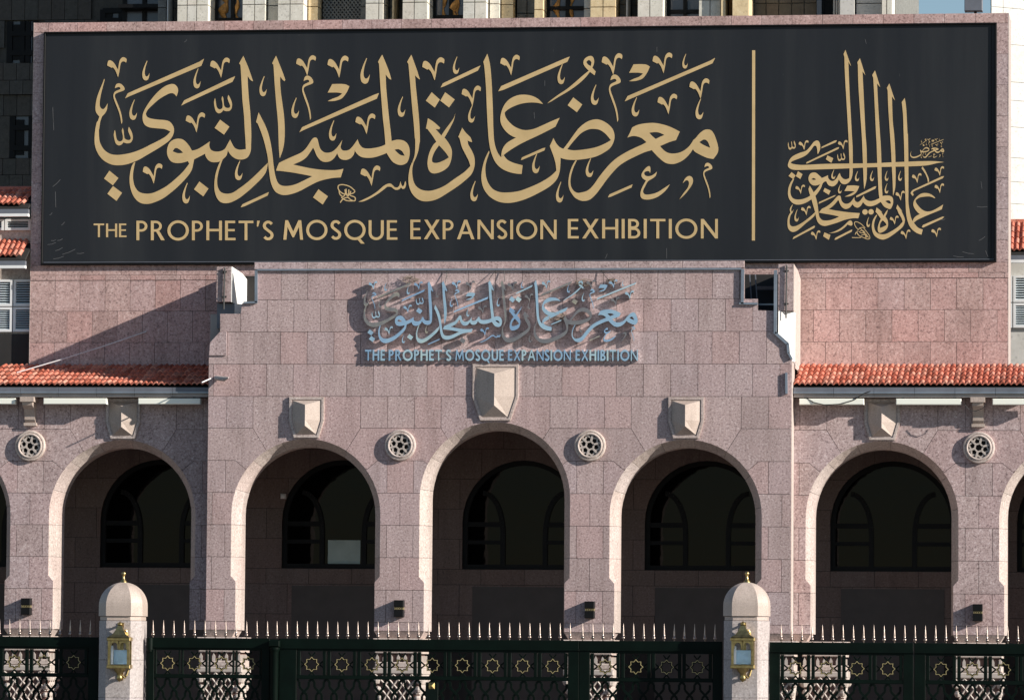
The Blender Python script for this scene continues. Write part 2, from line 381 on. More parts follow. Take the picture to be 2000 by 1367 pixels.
# third word
g('letter', ['@E 1090,118! 1120,200 1160,310 1200,440! 1170,420 1138,385! 1145,500 1165,700 1185,900 1198,1100 1200,1250 @F 1195,330 1180,430 1150,520 1122,580! 1102,580! 1130,500 1140,400 1140,280 @E 1135,1200 1120,1000 1100,800 1075,500 1060,330 1052,240! 1035,212! 1060,165'])
g('letter_group', ['@E 710,118! 750,210 800,340 828,440! 800,430 755,372! 762,550 780,750 800,950 820,1120 832,1240! @F 900,290 970,295 1020,320 1055,370 1068,440 1060,520 1030,590 970,618 910,612 850,580 810,530 768,462! 700,490 600,520 500,525 430,510 380,470 352,428! 340,480 300,530 240,553 180,545 145,515 125,465! @D 1690,520 1640,565 1570,580 1510,560 1460,500 1430,430 1410,392! 1380,440 1320,520 1250,570 1150,612! 1250,635 1400,665 1550,682 1700,685 1805,668! 1770,780! 1650,790 1500,825 1380,880 1250,950 1150,990 1050,1010 980,1000 920,965 880,900 855,820 840,720 826,600! 820,520 800,420 770,300 730,180 690,80! 668,60! 700,-65! 740,10 790,110 830,220 860,350 880,480 895,620 910,720 930,800 960,860 1010,888 1090,890 1180,870 1280,825 1400,765! 1300,745 1150,718 1000,698 928,692! 945,640 968,590! 1050,550 1150,505 1250,460 1310,410 1360,340 1400,280 1435,260 1465,275 1480,330 1500,400 1540,445 1590,460 1650,450 1700,415 1740,370 1790,295! 1775,350 1768,390 1790,425 1830,432 1880,420 1930,370 1990,285! @F 410,340 450,390 520,405 620,395 700,375 752,352! 745,250 730,100 @E 720,950 700,700 685,500 675,330 668,230! 655,215! 680,165'],
  ['@F 872,420! 920,412 970,440 1003,498! 950,490 900,450'])
g('letter', ['@D 822,590! 810,660 790,720 740,790 650,880 550,970 430,1060 320,1110 230,1110 170,1065 132,970 125,860 140,740 170,640 205,562! 232,545! 205,620 175,720 160,820 170,910 210,970 280,992 360,980 440,930 560,840 680,730 760,650'])
G_MAIN.append(('dot', [poly('D', '1480,935 1603,1025 1535,1132 1410,1040')], []))
# fourth word
g('letter', ['@C 928,130! 960,210 1000,310 1048,440! 1040,462! 1010,440 985,400! 980,450 990,600 1010,750 1030,900 1040,1050 1040,1200 @D 1040,250 1030,350 1010,440 975,532! 965,400 960,250 955,100 @C 945,900 930,750 910,500 898,300 893,245! 876,232! 900,180'])
g('letter_group', ['@C 502,133! 540,220 580,320 628,462! 600,450 558,395! 560,500 575,700 590,850 600,1000 605,1150 602,1300 @D 600,420 590,460 565,510 520,540 460,548 400,535 340,490 300,428! 285,490 250,530 200,570 150,582 90,580 40,550 10,500 5,470! @B 1550,500 1460,545! 1450,600 1430,680 1380,760 1280,870 1180,960 1060,1050 940,1105 850,1125 760,1110 690,1050 645,960 622,850 625,740 650,630 678,585! 695,580! 680,640 665,730 668,820 690,900 740,965 820,990 910,985 1010,945 1120,880 1240,780 1330,690 1398,600! 1380,568! 1300,590 1220,592 1160,570 1120,510 1108,450 1115,390 1140,330 1190,290 1260,275 1320,290 1370,335 1410,390 1432,432! 1500,415 1580,370 1665,312! 1658,370 1680,420 1730,442 1800,440 1860,410 1895,350 1930,288! @D 355,340 390,395 450,420 535,412! 530,300 520,150 512,0 @C 505,850 490,700 480,500 470,330 465,250! 447,232! 475,180'],
  ['@B 1182,440! 1205,405 1240,398 1290,430 1318,460! 1250,465'])
g('letter', ['@A 1230,660! 1200,625 1150,618 1080,650 1000,700 920,770 860,830 833,880 845,920 890,945 980,960 1080,968 1140,985 1180,1030 1198,1080 1190,1150 1150,1220 @B 1080,345 980,410 860,480 740,550 600,605 480,622 380,610 280,555 210,470 172,370 165,270 175,150 195,60 @A 208,980 228,920! 200,890 180,850 178,780 195,680 230,580 262,505 290,430! 296,445! 255,600 235,700 232,780 250,815 280,825 310,795 335,750! 325,830 300,880 262,920! 240,980 225,1080 @B 220,160 225,280 245,350 290,420 360,470 440,487 540,480 660,455 780,410 900,350 1020,290 1100,240 1152,184! @A 1080,1085 980,1075 880,1062 820,1030 795,980 790,920 800,870 840,790 910,690 990,600 1070,535 1140,503 1200,500 1240,535 1253,590'])
for fr, s in (('B', '358,692 475,788 403,882 288,795'), ('B', '405,892 522,980 450,1085 332,993'), ('B', '1530,833 1648,925 1580,1027 1460,935'), ('A', '1800,962 1920,1053 1850,1157 1728,1070')):
    G_MAIN.append(('dot', [poly(fr, s)], []))
for fr, s in (('A', '562,685 598,618 1530,208 1590,170 1555,262 625,655'), ('A', '1293,780 1330,712 1940,420 1995,398 1960,470 1350,750'),
              ('E', '-368,1125 -332,1060 600,640 668,615 638,690 -298,1090'), ('E', '1470,545 1500,490 1940,280 1990,258 1955,325 1525,525'),
              ('G', '620,595 660,525 1490,165 1552,142 1520,210 700,570'), ('I', '668,725 705,655 1780,195 1845,158 1810,230 735,695'),
              ('D', '467,1170 490,1130 790,990 835,970 815,1018 520,1155'), ('H', '915,555 930,520 1200,400 1235,393 1220,430 940,548'), ('J', '448,1040 470,1000 745,880 770,870 755,912 490,1030')):
    G_MAIN.append(('stroke', [poly(fr, s)], []))
g('accent', ['@G 1262,750! 1300,715 1400,640 1520,560 1640,460 1720,390 1800,325! 1760,285 1732,240 1735,190 1770,150 1830,132 1862,160 1870,210 1858,260 1845,285! 1890,335! 1875,385! 1815,340! 1750,420 1650,510 1520,600 1400,670 1320,720'], ['@G 1768,212! 1800,185 1835,215 1825,265! 1790,245'])
g('accent', ['@J 998,725! 985,700 950,700 920,720 935,755 985,765 1040,745 1085,705! 1070,760 1020,800 970,830 930,900 905,960 930,1000 1000,1000 1090,975 1180,920 1255,870! 1200,950 1100,1030 1000,1065 920,1065 880,1040 872,990 890,920 945,820! 905,795 885,755 900,710 950,650 990,632 1003,670'])
g('accent', ['@J 1425,855! 1450,800 1490,765 1530,765 1555,800 1550,860 1500,940 1440,1010 1380,1065! 1430,990 1490,910 1505,850 1490,820 1460,820'])
g('accent', ['@F 1015,830! 1020,870 1005,920 975,930 955,908! 930,935 880,942 830,905! 780,900 740,930 660,990 560,1050 470,1090 400,1098! 470,1065 560,1020 650,960 730,890 790,860 830,865 870,905 910,910 935,880 948,830! 958,870 975,895 995,880 1005,840'])
for T, lst in ((HOOK, 'A787,195,880,452 A1452,295,1545,555 A618,700,717,965 C712,395,806,657 C1127,675,1225,940 C1617,970,1713,1235 D393,562,490,815 B1308,850,1405,1118 E427,160,548,495 E1630,140,1713,367 E912,660,1010,925 E1828,770,1915,1000 F1858,825,1955,1090 G1393,240,1488,500 G1828,505,1928,770 H1062,460,1160,725 H1373,835,1470,1105 H1760,530,1858,775 I758,670,857,920 I1418,105,1488,297 I1590,690,1690,957'),
               (VEE, 'A330,150,582,410 A1670,155,1925,418 A1352,868,1603,1128 B793,598,1047,860 C1190,125,1447,388 C1598,130,1870,415 E362,883,620,1150 E1232,152,1520,452 E1745,520,1995,785 F428,625,685,890 G648,118,900,385 I368,98,637,378 I1030,90,1287,358 I1095,625,1350,892 I1510,425,1770,692'),
               (SHADDA, 'C120,640,355,880 A415,1055,662,1298'), (MIM, 'C1268,390,1412,965 I462,375,615,990 J1690,590,1808,1050 A410,490,555,1015'), (HAH, 'C1600,497,1882,722 I725,240,995,462')):
    for e in lst.split():
        G_MAIN.append(('accent', [fit(T, [float(x) for x in e[1:].split(',')], e[0])], []))
def scribble(paths, w):
    out = []
    for pth in paths:
        q = outline(pth+' ', 8) if False else None
        pts = [tuple(map(float, a.split(','))) for a in pth.split()[1:]]; s = SHEET[pth[1]]
        pts = [(s[0]+x*s[2], s[1]+y*s[2]) for x, y in pts]; sm = []
        for i in range(len(pts)-1):
            p0 = pts[max(i-1, 0)]; p1 = pts[i]; p2 = pts[i+1]; p3 = pts[min(i+2, len(pts)-1)]
            for j in range(4):
                t = j/4; sm.append(tuple(.5*((2*p1[a])+(-p0[a]+p2[a])*t+(2*p0[a]-5*p1[a]+4*p2[a]-p3[a])*t*t+(-p0[a]+3*p1[a]-3*p2[a]+p3[a])*t**3) for a in (0, 1)))
        sm.append(pts[-1]); out += thick(sm, w)
    return out
def thick(pts, w, closed=False):
    """polyline -> list of quads (small overlaps are united when filled)"""
    out = []; n = len(pts)
    for i in range(n if closed else n-1):
        a = pts[i]; b = pts[(i+1) % n]; dx, dy = b[0]-a[0], b[1]-a[1]; L = math.hypot(dx, dy) or 1
        ex, ey = dx/L*w*.25, dy/L*w*.25; nx, ny = -dy/L*w/2, dx/L*w/2
        out.append([(a[0]-ex+nx, a[1]-ey+ny), (b[0]+ex+nx, b[1]+ey+ny), (b[0]+ex-nx, b[1]+ey-ny), (a[0]-ex-nx, a[1]-ey-ny)])
    return out
SIG1 = scribble(['@F 350,950 290,900 210,875 150,880 135,910 150,950 200,990 260,1000 330,985 355,960', '@F 150,960 160,1000 200,1030 230,990 225,940', '@F 240,930 245,1000 270,1020 275,940', '@F 300,960 290,1010 340,1030 360,1050 350,1085 300,1070 260,1040 200,1060 165,1105', '@F 180,1040 230,1075 280,1085 330,1085'], 2.0)
SIG2 = scribble(['@M 1690,1000 1620,930 1550,890 1500,885 1485,920 1510,980 1560,1040', '@M 1560,1040 1600,1000 1660,1000 1700,1050 1740,1100 1780,1160 1780,1210 1730,1220 1660,1190 1590,1160 1540,1110 1540,1060', '@M 1570,1070 1620,1100 1690,1090 1640,1050 1600,1060', '@M 1620,1150 1680,1130 1740,1170 1690,1190', '@M 1500,1130 1520,1090 1560,1130', '@M 1440,1190 1540,1192 1610,1190', '@M 1700,1110 1760,1190', '@M 1590,1000 1660,1080 1720,1190'], 1.3)

# square emblem
G_LOGO = [  # crossing strokes: united into one piece
 outline('@K 765,410! 760,330 745,265 720,250 690,260 640,330 560,420 480,470 380,510 290,545 245,575 260,595 340,615 500,625 900,605 1380,598 1700,595 1950,588 @L 600,575 900,563 1200,552 1450,552 1640,570! 1500,590 1350,625 1200,642 900,655 600,660 300,668 0,680 @K 1400,690 1000,705 600,718 330,722 240,700 190,655 195,590 230,510 300,445 420,390 540,350 620,270 690,180 750,148 795,170 818,240 815,320 780,405!'),
 outline('@P 605,393! 650,522! 628,488! 636,700 655,1050 @K 1450,300 1452,650 1445,820 1405,930 1340,990 1270,1000 1220,970 1180,905! 1150,980 1090,1035 1030,1040 970,1010 938,945! 900,950 870,980! @M 850,170 830,230 740,360 640,450 520,520 400,550 300,530 220,450 190,340 200,220 240,120 290,45! 310,50! 270,140 240,240 240,340 280,420 360,450 480,440 600,390 700,300 780,210 815,150! @K 760,1020 690,1025 630,990 595,930 590,870 620,800 670,775 730,775 790,820 850,880! 920,850 970,825! 975,880 1020,930 1080,935 1140,880 1170,820 1200,780! 1220,840 1270,895 1330,905 1385,880! 1390,700 1380,400 1365,0 @P 602,600 597,450! 590,425!'),
 outline('@P 718,458! 760,590! 738,560! 750,800 @K 1700,0 1722,300 1728,650 1725,850 1710,970 1675,1100! 1665,950 1655,700 1640,300 1625,0 @P 708,700 702,510! 698,490!'),
 outline('@P 836,553! 877,685! 852,655! 862,850 @L 385,0 405,300 415,650 420,950 435,1230! @N 500,372 570,375 620,400 642,450 640,530 610,610 575,638 540,625 470,590 400,495! 300,555 200,582 120,565 55,500! @M 1610,570 1550,610 1490,590 1445,540! 1400,600 1330,635 1270,620 1220,570 1190,500 1170,455! 1120,520 1050,590 985,635! 1100,660 1300,690 1450,705 1590,715! 1560,815! 1450,815 1300,845 1150,900 1000,945 900,965 820,940 765,880 735,780 715,680 680,560 640,420 600,300 590,240! 615,180! 680,290 730,400 765,540 785,700 800,780 850,845 920,860 1020,850 1120,815 1185,780! 1050,750 900,725 790,705! 850,630! 950,580 1050,500 1120,420 1170,375 1215,385 1230,460 1270,515 1330,535 1400,510 1450,450 1485,400! 1490,460 1530,500 1580,490 1630,430 1665,375! @N 100,440 180,480 270,470 375,425! 360,300 345,0 @L 330,500 320,200 308,0 @P 830,750 822,610! 814,590!'),
 outline('@P 948,655! 992,788! 968,755! 975,950 @L 660,0 680,300 690,650 690,900 680,1080 640,1230! 635,1000 620,700 600,300 580,0 @P 940,850 935,710! 928,690!'),
 outline('@P 1068,768! 1080,850 1090,1050 @L 930,0 938,400 940,650 940,1200 @N 940,500 960,650 985,780 1020,870! 1045,900! 1100,970 1150,1010 1220,1035! 1195,1135! 1100,1100 1020,1040 960,960 920,850 895,700 885,500 875,200 @L 865,650 855,200 848,0 @P 1055,900 1045,800!'),
 outline('@N 1465,420! 1420,375 1350,335 1260,322 1180,340 1100,400 1050,470 1035,550 1060,620 1110,690 1165,735! 1100,765 1050,810 1015,880! 1045,905! 1100,855 1200,805 1350,740 1500,680 1590,640! 1618,548! 1500,620 1400,670 1310,685 1220,655 1140,580 1090,510 1080,465! 1150,415 1250,395 1350,390 1420,410 1445,425!'),
 outline('@M 725,690! 710,760 640,830 540,910 440,1000 360,1060 290,1082 230,1060 190,1000 180,900 190,800 220,730 240,705! 225,650 240,600 285,540! 275,570! 250,640 265,690 300,640! 280,700! 240,760 220,850 225,930 260,970 330,970 420,930 540,850 650,760!')]
H_LOGO = [outline('@K 645,905! 690,878 740,910! 690,918'), outline('@N 490,482! 540,465 585,480 600,530! 550,525')]
L_SMALL = [('letter', outline('@N 725,548! 770,610 830,690! 800,665! 840,750 870,830 865,900 830,980 740,1060 620,1150 520,1210 430,1230 340,1200 270,1140 235,1050 228,950 250,850 290,780 325,742! 330,760! 290,840 270,930 280,1020 320,1090 400,1125 500,1120 620,1060 740,980 830,880! 800,800 750,720 720,640 700,630!'), []),
 ('letter', outline('@N 318,605! 380,650 438,705! 410,690! 455,765! 500,690 540,645! 520,720 490,780! 530,840 545,920 530,1000 480,1060 410,1095 365,1095 342,1040 350,960 380,870 405,830! 360,760 320,710 300,690!'), [outline('@N 440,855! 490,900 515,945! 450,980 385,1005! 385,940 405,890')]),
 ('letter', outline('@M 1290,285! 1345,180! 1480,175 1580,190! 1540,280 1490,340 1400,385 1295,395! 1400,345 1490,295! 1400,285'), []),
 ('accent', outline('@L 1215,655! 1260,720 1310,820 1340,900 1340,955! 1320,960! 1310,900 1270,800 1195,690!'), []),
 ('accent', outline('@M 985,1105! 1080,1080 1200,1020 1290,950 1350,890 1400,855 1440,880 1445,940 1410,960 1350,935! 1300,990 1200,1060 1100,1095'), [])]
for cx, cy in ((95, 692), (212, 690)):
    L_SMALL.append(('dot', [(SHEET['N'][0]+(cx+53*math.cos(a*math.pi/8))*.1002, SHEET['N'][1]+(cy+53*math.sin(a*math.pi/8))*.1002) for a in range(16)], []))
for fr, s in (('K', '960,440 1072,495 1035,585 928,515'), ('K', '260,765 340,830 290,900 200,840'), ('K', '385,748 472,805 430,900 345,845'), ('M', '905,225 1020,280 985,358 878,290'), ('M', '900,1090 1018,1140 985,1235 875,1165')):
    L_SMALL.append(('dot', poly(fr, s), []))
for fr, s in (('K', '835,302 850,270 1100,150 1145,145 1120,185 860,295'), ('K', '538,600 555,570 1150,285 1190,278 1170,315 570,595'), ('M', '1515,410 1525,375 1870,200 1912,190 1890,240 1560,395'), ('M', '788,535 795,500 1090,370 1125,365 1090,395 800,530'),
              ('M', '280,1225 300,1180 690,965 720,962 700,1005 320,1205'), ('M', '1095,1235 1115,1195 1420,1040 1445,1040 1430,1075 1130,1230'), ('N', '1200,985 1225,945 1600,785 1640,785 1600,825 1230,995'), ('L', '985,1165 1000,1140 1030,1110 1590,850 1635,842 1610,885 1050,1135 1025,1160 1045,1210 1020,1230 985,1180')):
    L_SMALL.append(('stroke', poly(fr, s), []))
for T, lst in ((VEE, 'K398,145,590,335 K1165,140,1350,325 K335,1010,520,1190 M445,575,630,760 M638,1050,820,1235 L1010,785,1195,980 L1450,650,1635,840 L1450,985,1635,1175 L690,1128,868,1320 N578,765,748,940 N790,1035,978,1220 N1388,1000,1575,1185'),
               (SHADDA, 'K188,150,340,330 K1150,385,1305,550'),
               (HOOK, 'K1035,715,1115,900 K1495,745,1578,942 K1788,740,1865,940 K1165,1005,1235,1180 L190,740,270,940 L480,740,552,935 L740,740,815,935 L478,985,550,1180 M315,640,400,880 M1720,790,1788,985')):
    for e in lst.split(): L_SMALL.append(('accent', fit(T, [float(x) for x in e[1:].split(',')], e[0]), []))

# Latin capitals, cap height 1, x to the right, y up
def arcp(cx, cy, rx, ry, a0, a1, n=10): return [(cx+rx*math.cos(R(a0+(a1-a0)*i/n)), cy+ry*math.sin(R(a0+(a1-a0)*i/n))) for i in range(n+1)]
def rect(x0, y0, x1, y1): return [(x0, y0), (x1, y0), (x1, y1), (x0, y1)]
def latin(W):
    def bowl(x0, y0, y1, xr): # D-shaped outer and inner outline
        r = (y1-y0)/2; cy = (y0+y1)/2; ri = r-W*.9
        return [(x0, y0)]+arcp(xr-r, cy, r, r, -90, 90)+[(x0, y1)], [(x0+W, y0+W*.9)]+arcp(xr-r, cy, ri, ri, -90, 90)+[(x0+W, y1-W*.9)]
    pb = bowl(0, .44, 1, .52); bb1 = bowl(0, .5, 1, .50); bb2 = bowl(0, 0, .56, .56)
    def circ(cx, cy, rx, ry): return arcp(cx, cy, rx, ry, 0, 345, 23)
    return {
     'T': (.70, [rect(.285, 0, .415, 1), rect(0, 1-W*.9, .70, 1)], []),
     'H': (.74, [rect(0, 0, W, 1), rect(.74-W, 0, .74, 1), rect(0, .46, .74, .46+W*.9)], []),
     'E': (.50, [rect(0, 0, W, 1), rect(0, 0, .50, W*.9), rect(0, 1-W*.9, .48, 1), rect(0, .46, .46, .46+W*.85)], []),
     'P': (.54, [rect(0, 0, W, 1), pb[0]], [pb[1]]),
     'R': (.64, [rect(0, 0, W, 1), pb[0], [(.24, .47), (.40, .47), (.66, 0), (.49, 0)]], [pb[1]]),
     'O': (1.02, [circ(.51, .5, .51, .52)], [circ(.51, .5, .51-W, .52-W)]),
     'Q': (1.02, [circ(.51, .5, .51, .52), [(.48, .2), (.62, .24), (.98, -.2), (.80, -.2)]], [circ(.51, .5, .51-W, .52-W)]),
     'U': (.72, [[(0, 1), (0, .34)]+arcp(.36, .34, .36, .36, 180, 360)+[(.72, 1), (.72-W, 1), (.72-W, .34)]+arcp(.36, .34, .36-W, .36-W, 360, 180)+[(W, 1)]], []),
     'M': (.94, [[(0, 0), (.09, 1), (.22, 1), (.47, .42), (.72, 1), (.85, 1), (.94, 0), (.80, 0), (.745, .66), (.50, .12), (.44, .12), (.195, .66), (.14, 0)]], []),
     'N': (.78, [[(0, 0), (0, 1), (.13, 1), (.655, .25), (.655, 1), (.78, 1), (.78, 0), (.66, 0), (.125, .76), (.125, 0)]], []),
     'X': (.76, [[(0, 0), (.16, 0), (.76, 1), (.60, 1)], [(.02, 1), (.18, 1), (.76, 0), (.60, 0)]], []),
     'A': (.84, [[(0, 0), (.35, 1), (.49, 1), (.84, 0), (.69, 0), (.42, .80), (.15, 0)], rect(.20, .27, .64, .27+W*.85)], []),
     'I': (W, [rect(0, 0, W, 1)], []),
     'B': (.56, [rect(0, 0, W, 1), bb1[0], bb2[0]], [bb1[1], bb2[1]]),
     'S': (.50, thick(arcp(.25, .745, .185, .19, 35, 235, 9)+[(.25, .50)]+arcp(.25, .255, .185, .19, 55, -145, 9), W), []),
     "'": (.16, [[(.02, .70), (.08, .70), (.16, 1), (.03, 1)]], [])}
LAT = latin(.135); LATB = latin(.185)
def set_text(txt, u0, u1, vb, h, gap=.10, space=.30, LAT=LAT):
    """-> list of (char, adds, subs) in picture units; baseline vb, cap height h, spread from u0 to u1"""
    adv = 0; pos = []
    for ch in txt:
        if ch == ' ': adv += space; continue
        pos.append((ch, adv)); adv += LAT[ch][0]+gap
    tot = adv-gap; sx = (u1-u0)/tot; out = []
    for ch, a in pos:
        f = lambda q: [(u0+(a+x)*sx, vb-y*h) for x, y in q]
        out.append((ch, [f(q) for q in LAT[ch][1]], [f(q) for q in LAT[ch][2]]))
    return out
# ---------------------------------------------------------------- ground
YW, YA, YI = 0.6, 1.9, 4.3          # wing wall, attic wall, wall inside the portico
g_ = MB().box(-400, 400, -300, 500, -.3, 0).build('ground', M['ground']); tag(g_, kind='structure')

# ---------------------------------------------------------------- common measures
ZR = {v: PZ(785, v, 0) for v in (512, 526, 585, 648, 711, 774, 836, 899.5, 962.5, 1025.5, 1088.5, 1152, 1215, 1232, 1246)}
XM = [PX(414, 1000, 0)+i*(PX(1527, 1000, 0)-PX(414, 1000, 0))/3 for i in range(4)]   # pier axes of the projecting block
BAY = XM[1]-XM[0]; K_ = BAY/371.0
XARC = [(XM[i]+XM[i+1])/2 for i in range(3)]
RAD = 147*K_; SPL, SPD, THK = .15, .32, .72
Z_SPR, Z_SPRC = ZR[836]-(1004-836)*K_, ZR[836]-(971-836)*K_
ZF1, ZF0 = PZ(785, 1126, 0), PZ(785, 1137, 0)

def opening(cx, zs, zb=-1.0, r=RAD, low=.10, n=28):
    pts = [(cx-r+low, zb), (cx-r+low, ZF0), (cx-r, ZF1), (cx-r, zs)]
    pts += [(cx+r*math.cos(math.pi-math.pi*i/n), zs+r*math.sin(math.pi*i/n)) for i in range(1, n)]
    pts += [(cx+r, zs), (cx+r, ZF1), (cx+r-low, ZF0), (cx+r-low, zb)]
    return pts
def inner_outline(cx, zs, zb=-1.0, n=28):
    r = RAD-SPL
    pts = [(cx-r, zb), (cx-r, ZF0), (cx-r, ZF1), (cx-r, zs)]
    pts += [(cx+r*math.cos(math.pi-math.pi*i/n), zs+r*math.sin(math.pi*i/n)) for i in range(1, n)]
    return pts+[(cx+r, zs), (cx+r, ZF1), (cx+r, ZF0), (cx+r, zb)]

def slab_set(polys, subs, clip, Y, parent, mat, depth=.034, jit=.004, gap=.0045, name='slab'):
    for q in polys:
        xs = [p[0] for p in q]; zs = [p[1] for p in q]
        near = [s for s in subs if min(p[0] for p in s) < max(xs) and max(p[0] for p in s) > min(xs)]
        mb = MB(); y = Y+random.random()*jit
        try: ok = fill_prism(mb, [inset(q, gap)], near, idm, y, Y+depth, clip=clip)
        except Exception: ok = False
        if ok and mb.v: mb.build(name, mat, parent)

def bay_polys(xm, side=0):
    """stone jointing of one pier and its two spandrels, as on the facade (dx in photograph px, courses by v)"""
    P_ = []
    def add(*pts): P_.append([(xm+dx*K_, zv if zv > 300 else zv) for dx, zv in [(a, PZv(b)) for a, b in pts]])
    def rc(a, b, v0, v1): add((a, v1), (b, v1), (b, v0), (a, v0))
    rc(-79, -26, 774, 836); rc(-26, 27, 774, 836); rc(27, 79, 774, 836)
    add((-185.5, 774), (-79, 774), (-79, 836), (-112, 889), (-185.5, 889))
    add((185.5, 774), (79, 774), (79, 836), (112, 889), (185.5, 889))
    add((-79, 836), (79, 836), (112, 889), (66, 917), (45, 899.5), (-45, 899.5), (-66, 917), (-112, 889))
    add((-66, 917), (-45, 899.5), (-26, 899.5), (-26, 962.5), (-110, 962.5), (-112, 889)); rc(-26, 26, 899.5, 962.5)
    add((66, 917), (45, 899.5), (26, 899.5), (26, 962.5), (110, 962.5), (112, 889))
    for v0, v1, k in ((962.5, 1025.5, 0), (1025.5, 1088.5, 1), (1088.5, 1152, 0), (1152, 1215, 1), (1215, 1232, 0)):
        if k: rc(-80, -26, v0, v1); rc(-26, 26, v0, v1); rc(26, 80, v0, v1)
        else: rc(-80, 0, v0, v1); rc(0, 80, v0, v1)
    return P_
_vs = sorted(ZR)
def PZv(v):
    if v in ZR: return ZR[v]
    return PZ(785, v, 0)

def reveal(parent, cx, zs, Y, zb):
    """splayed stone edge of an arch, one voussoir at a time"""
    A = opening(cx, zs, zb); B = inner_outline(cx, zs, zb)
    cuts = []                                  # break long straight jambs at the courses
    a2, b2 = [], []
    for i in range(len(A)-1):
        a2.append(A[i]); b2.append(B[i])
        z0, z1 = A[i][1], A[i+1][1]
        if abs(A[i][0]-A[i+1][0]) < 1e-6:
            zz = sorted([z for z in ZR.values() if min(z0, z1)+.05 < z < max(z0, z1)-.05], reverse=z1 < z0)
            for z in zz: a2.append((A[i][0], z)); b2.append((B[i][0], z))
    a2.append(A[-1]); b2.append(B[-1])
    n = len(a2); brk = [0]; acc = 0
    for i in range(1, n):
        acc += math.hypot(a2[i][0]-a2[i-1][0], a2[i][1]-a2[i-1][1])
        if acc > .56 or i == n-1: brk.append(i); acc = 0
    for s, e in zip(brk[:-1], brk[1:]):
        mb = MB(); m = e-s+1; vs = []; fs = []
        for k in range(s, e+1):
            a = Vector(a2[k]); b = Vector(b2[k])
            if k == s and s > 0: t = (Vector(a2[k+1])-a).normalized()*.003; a += t; b += t
            if k == e and e < n-1: t = (Vector(a2[k-1])-a).normalized()*.003; a += t; b += t
            vs += [(a.x, Y+.003, a.y), (b.x, Y+SPD, b.y), (b.x, Y+THK, b.y), (a.x, Y+THK, a.y)]
        for k in range(m-1):
            for c in range(4):
                d = (c+1) % 4; fs.append((k*4+c, k*4+d, k*4+4+d, k*4+4+c))
        fs += [(3, 2, 1, 0), (m*4-4, m*4-3, m*4-2, m*4-1)]
        mb.add(vs, fs); mb.build('voussoir', M['granite_side'], parent)

def pier_foot(parent, x0, x1, Y, cuts=(1, 1)):
    z1, z0 = ZR[1232]-.004, ZR[1246]; c = .085
    a, b = x0+c*cuts[0], x1-c*cuts[1]
    vs = [(x0, Y+.002, z1), (x1, Y+.002, z1), (x1, Y+THK, z1), (x0, Y+THK, z1), (a, Y+.10, z0), (b, Y+.10, z0), (b, Y+THK, z0), (a, Y+THK, z0)]
    MB().add(vs, [(0, 1, 2, 3), (7, 6, 5, 4), (4, 5, 1, 0), (5, 6, 2, 1), (6, 7, 3, 2), (7, 4, 0, 3)]).build('pier_foot', M['granite_side'], parent)

# ---------------------------------------------------------------- projecting block with three arches
XL, XR = PX(404.5, 1000, 0), PX(1545, 1000, 0)
block = empty('portico_block', ((XL+XR)/2, .35, 0), 'projecting pink granite block with three open arches under the big sign', 'building')
pf = lambda u, v: (PX(u, v, 0), PZ(u, v, 0))
prof = [(XL, ZR[1232]), (XL, PZ(405, 672, 0)), pf(411, 670), pf(430, 650), pf(430, 613), pf(470, 613), pf(473, 592), pf(497, 591), pf(497, 512),
        pf(1454, 510.5), pf(1454, 583.5), pf(1480, 583.5), pf(1480, 606), pf(1511, 607), pf(1511, 650), pf(1538, 673), pf(1541, 690), pf(1546.5, 702), (XR, PZ(1545, 706, 0)), (XR, ZR[1232])]
OPC = [opening(XARC[0], Z_SPR), opening(XARC[1], Z_SPRC), opening(XARC[2], Z_SPR)]
zcut = ZR[711]+.02; lowp = [(XL, ZR[1232]), (XR, ZR[1232]), (XR, zcut), (XL, zcut)]
mb = MB(); fill_prism(mb, [prof], OPC, idm, .022, THK, back=True, clip=[lowp]); mb.build('masonry_core', M['mortar'], block)
mb = MB(); fill_prism(mb, [prof], [lowp], idm, .0225, .075, back=True); mb.build('parapet_core', M['mortar'], block)
for i in range(3): reveal(block, XARC[i], Z_SPRC if i == 1 else Z_SPR, 0, ZR[1232])
polys = []
for r, (v0, v1) in enumerate(((526, 585), (585, 648), (648, 711), (711, 774))):
    x = PX(520.5 if r % 2 else 547.0, 740, 0)-4*52.8*K_
    while x < XR: polys.append([(x, ZR[v1]), (x+52.8*K_, ZR[v1]), (x+52.8*K_, ZR[v0]), (x, ZR[v0])]); x += 52.8*K_
for xm in XM: polys += bay_polys(xm)
slab_set(polys, OPC, [prof], 0, block, M['granite'])
x = PX(497, 518, 0); zt = ZR[512]
while x < PX(1454, 518, 0)-.02:                       # coping course of the parapet
    x2 = min(x+105*K_, PX(1454, 518, 0)); MB().box(x+.003, x2-.003, -.02, .075, ZR[526]+.004, zt, .006).build('coping', M['granite'], block); x = x2
MB().box(XR-.03, XR+.004, .004, THK, ZR[1232], PZ(1545, 706, 0)).build('return_face', M['granite_side'], block)
pw = 49*K_
pier_foot(block, XL, XM[0]+pw, 0, (0, 1)); pier_foot(block, XM[1]-pw, XM[1]+pw, 0); pier_foot(block, XM[2]-pw, XM[2]+pw, 0); pier_foot(block, XM[3]-pw, XR, 0, (1, 0))
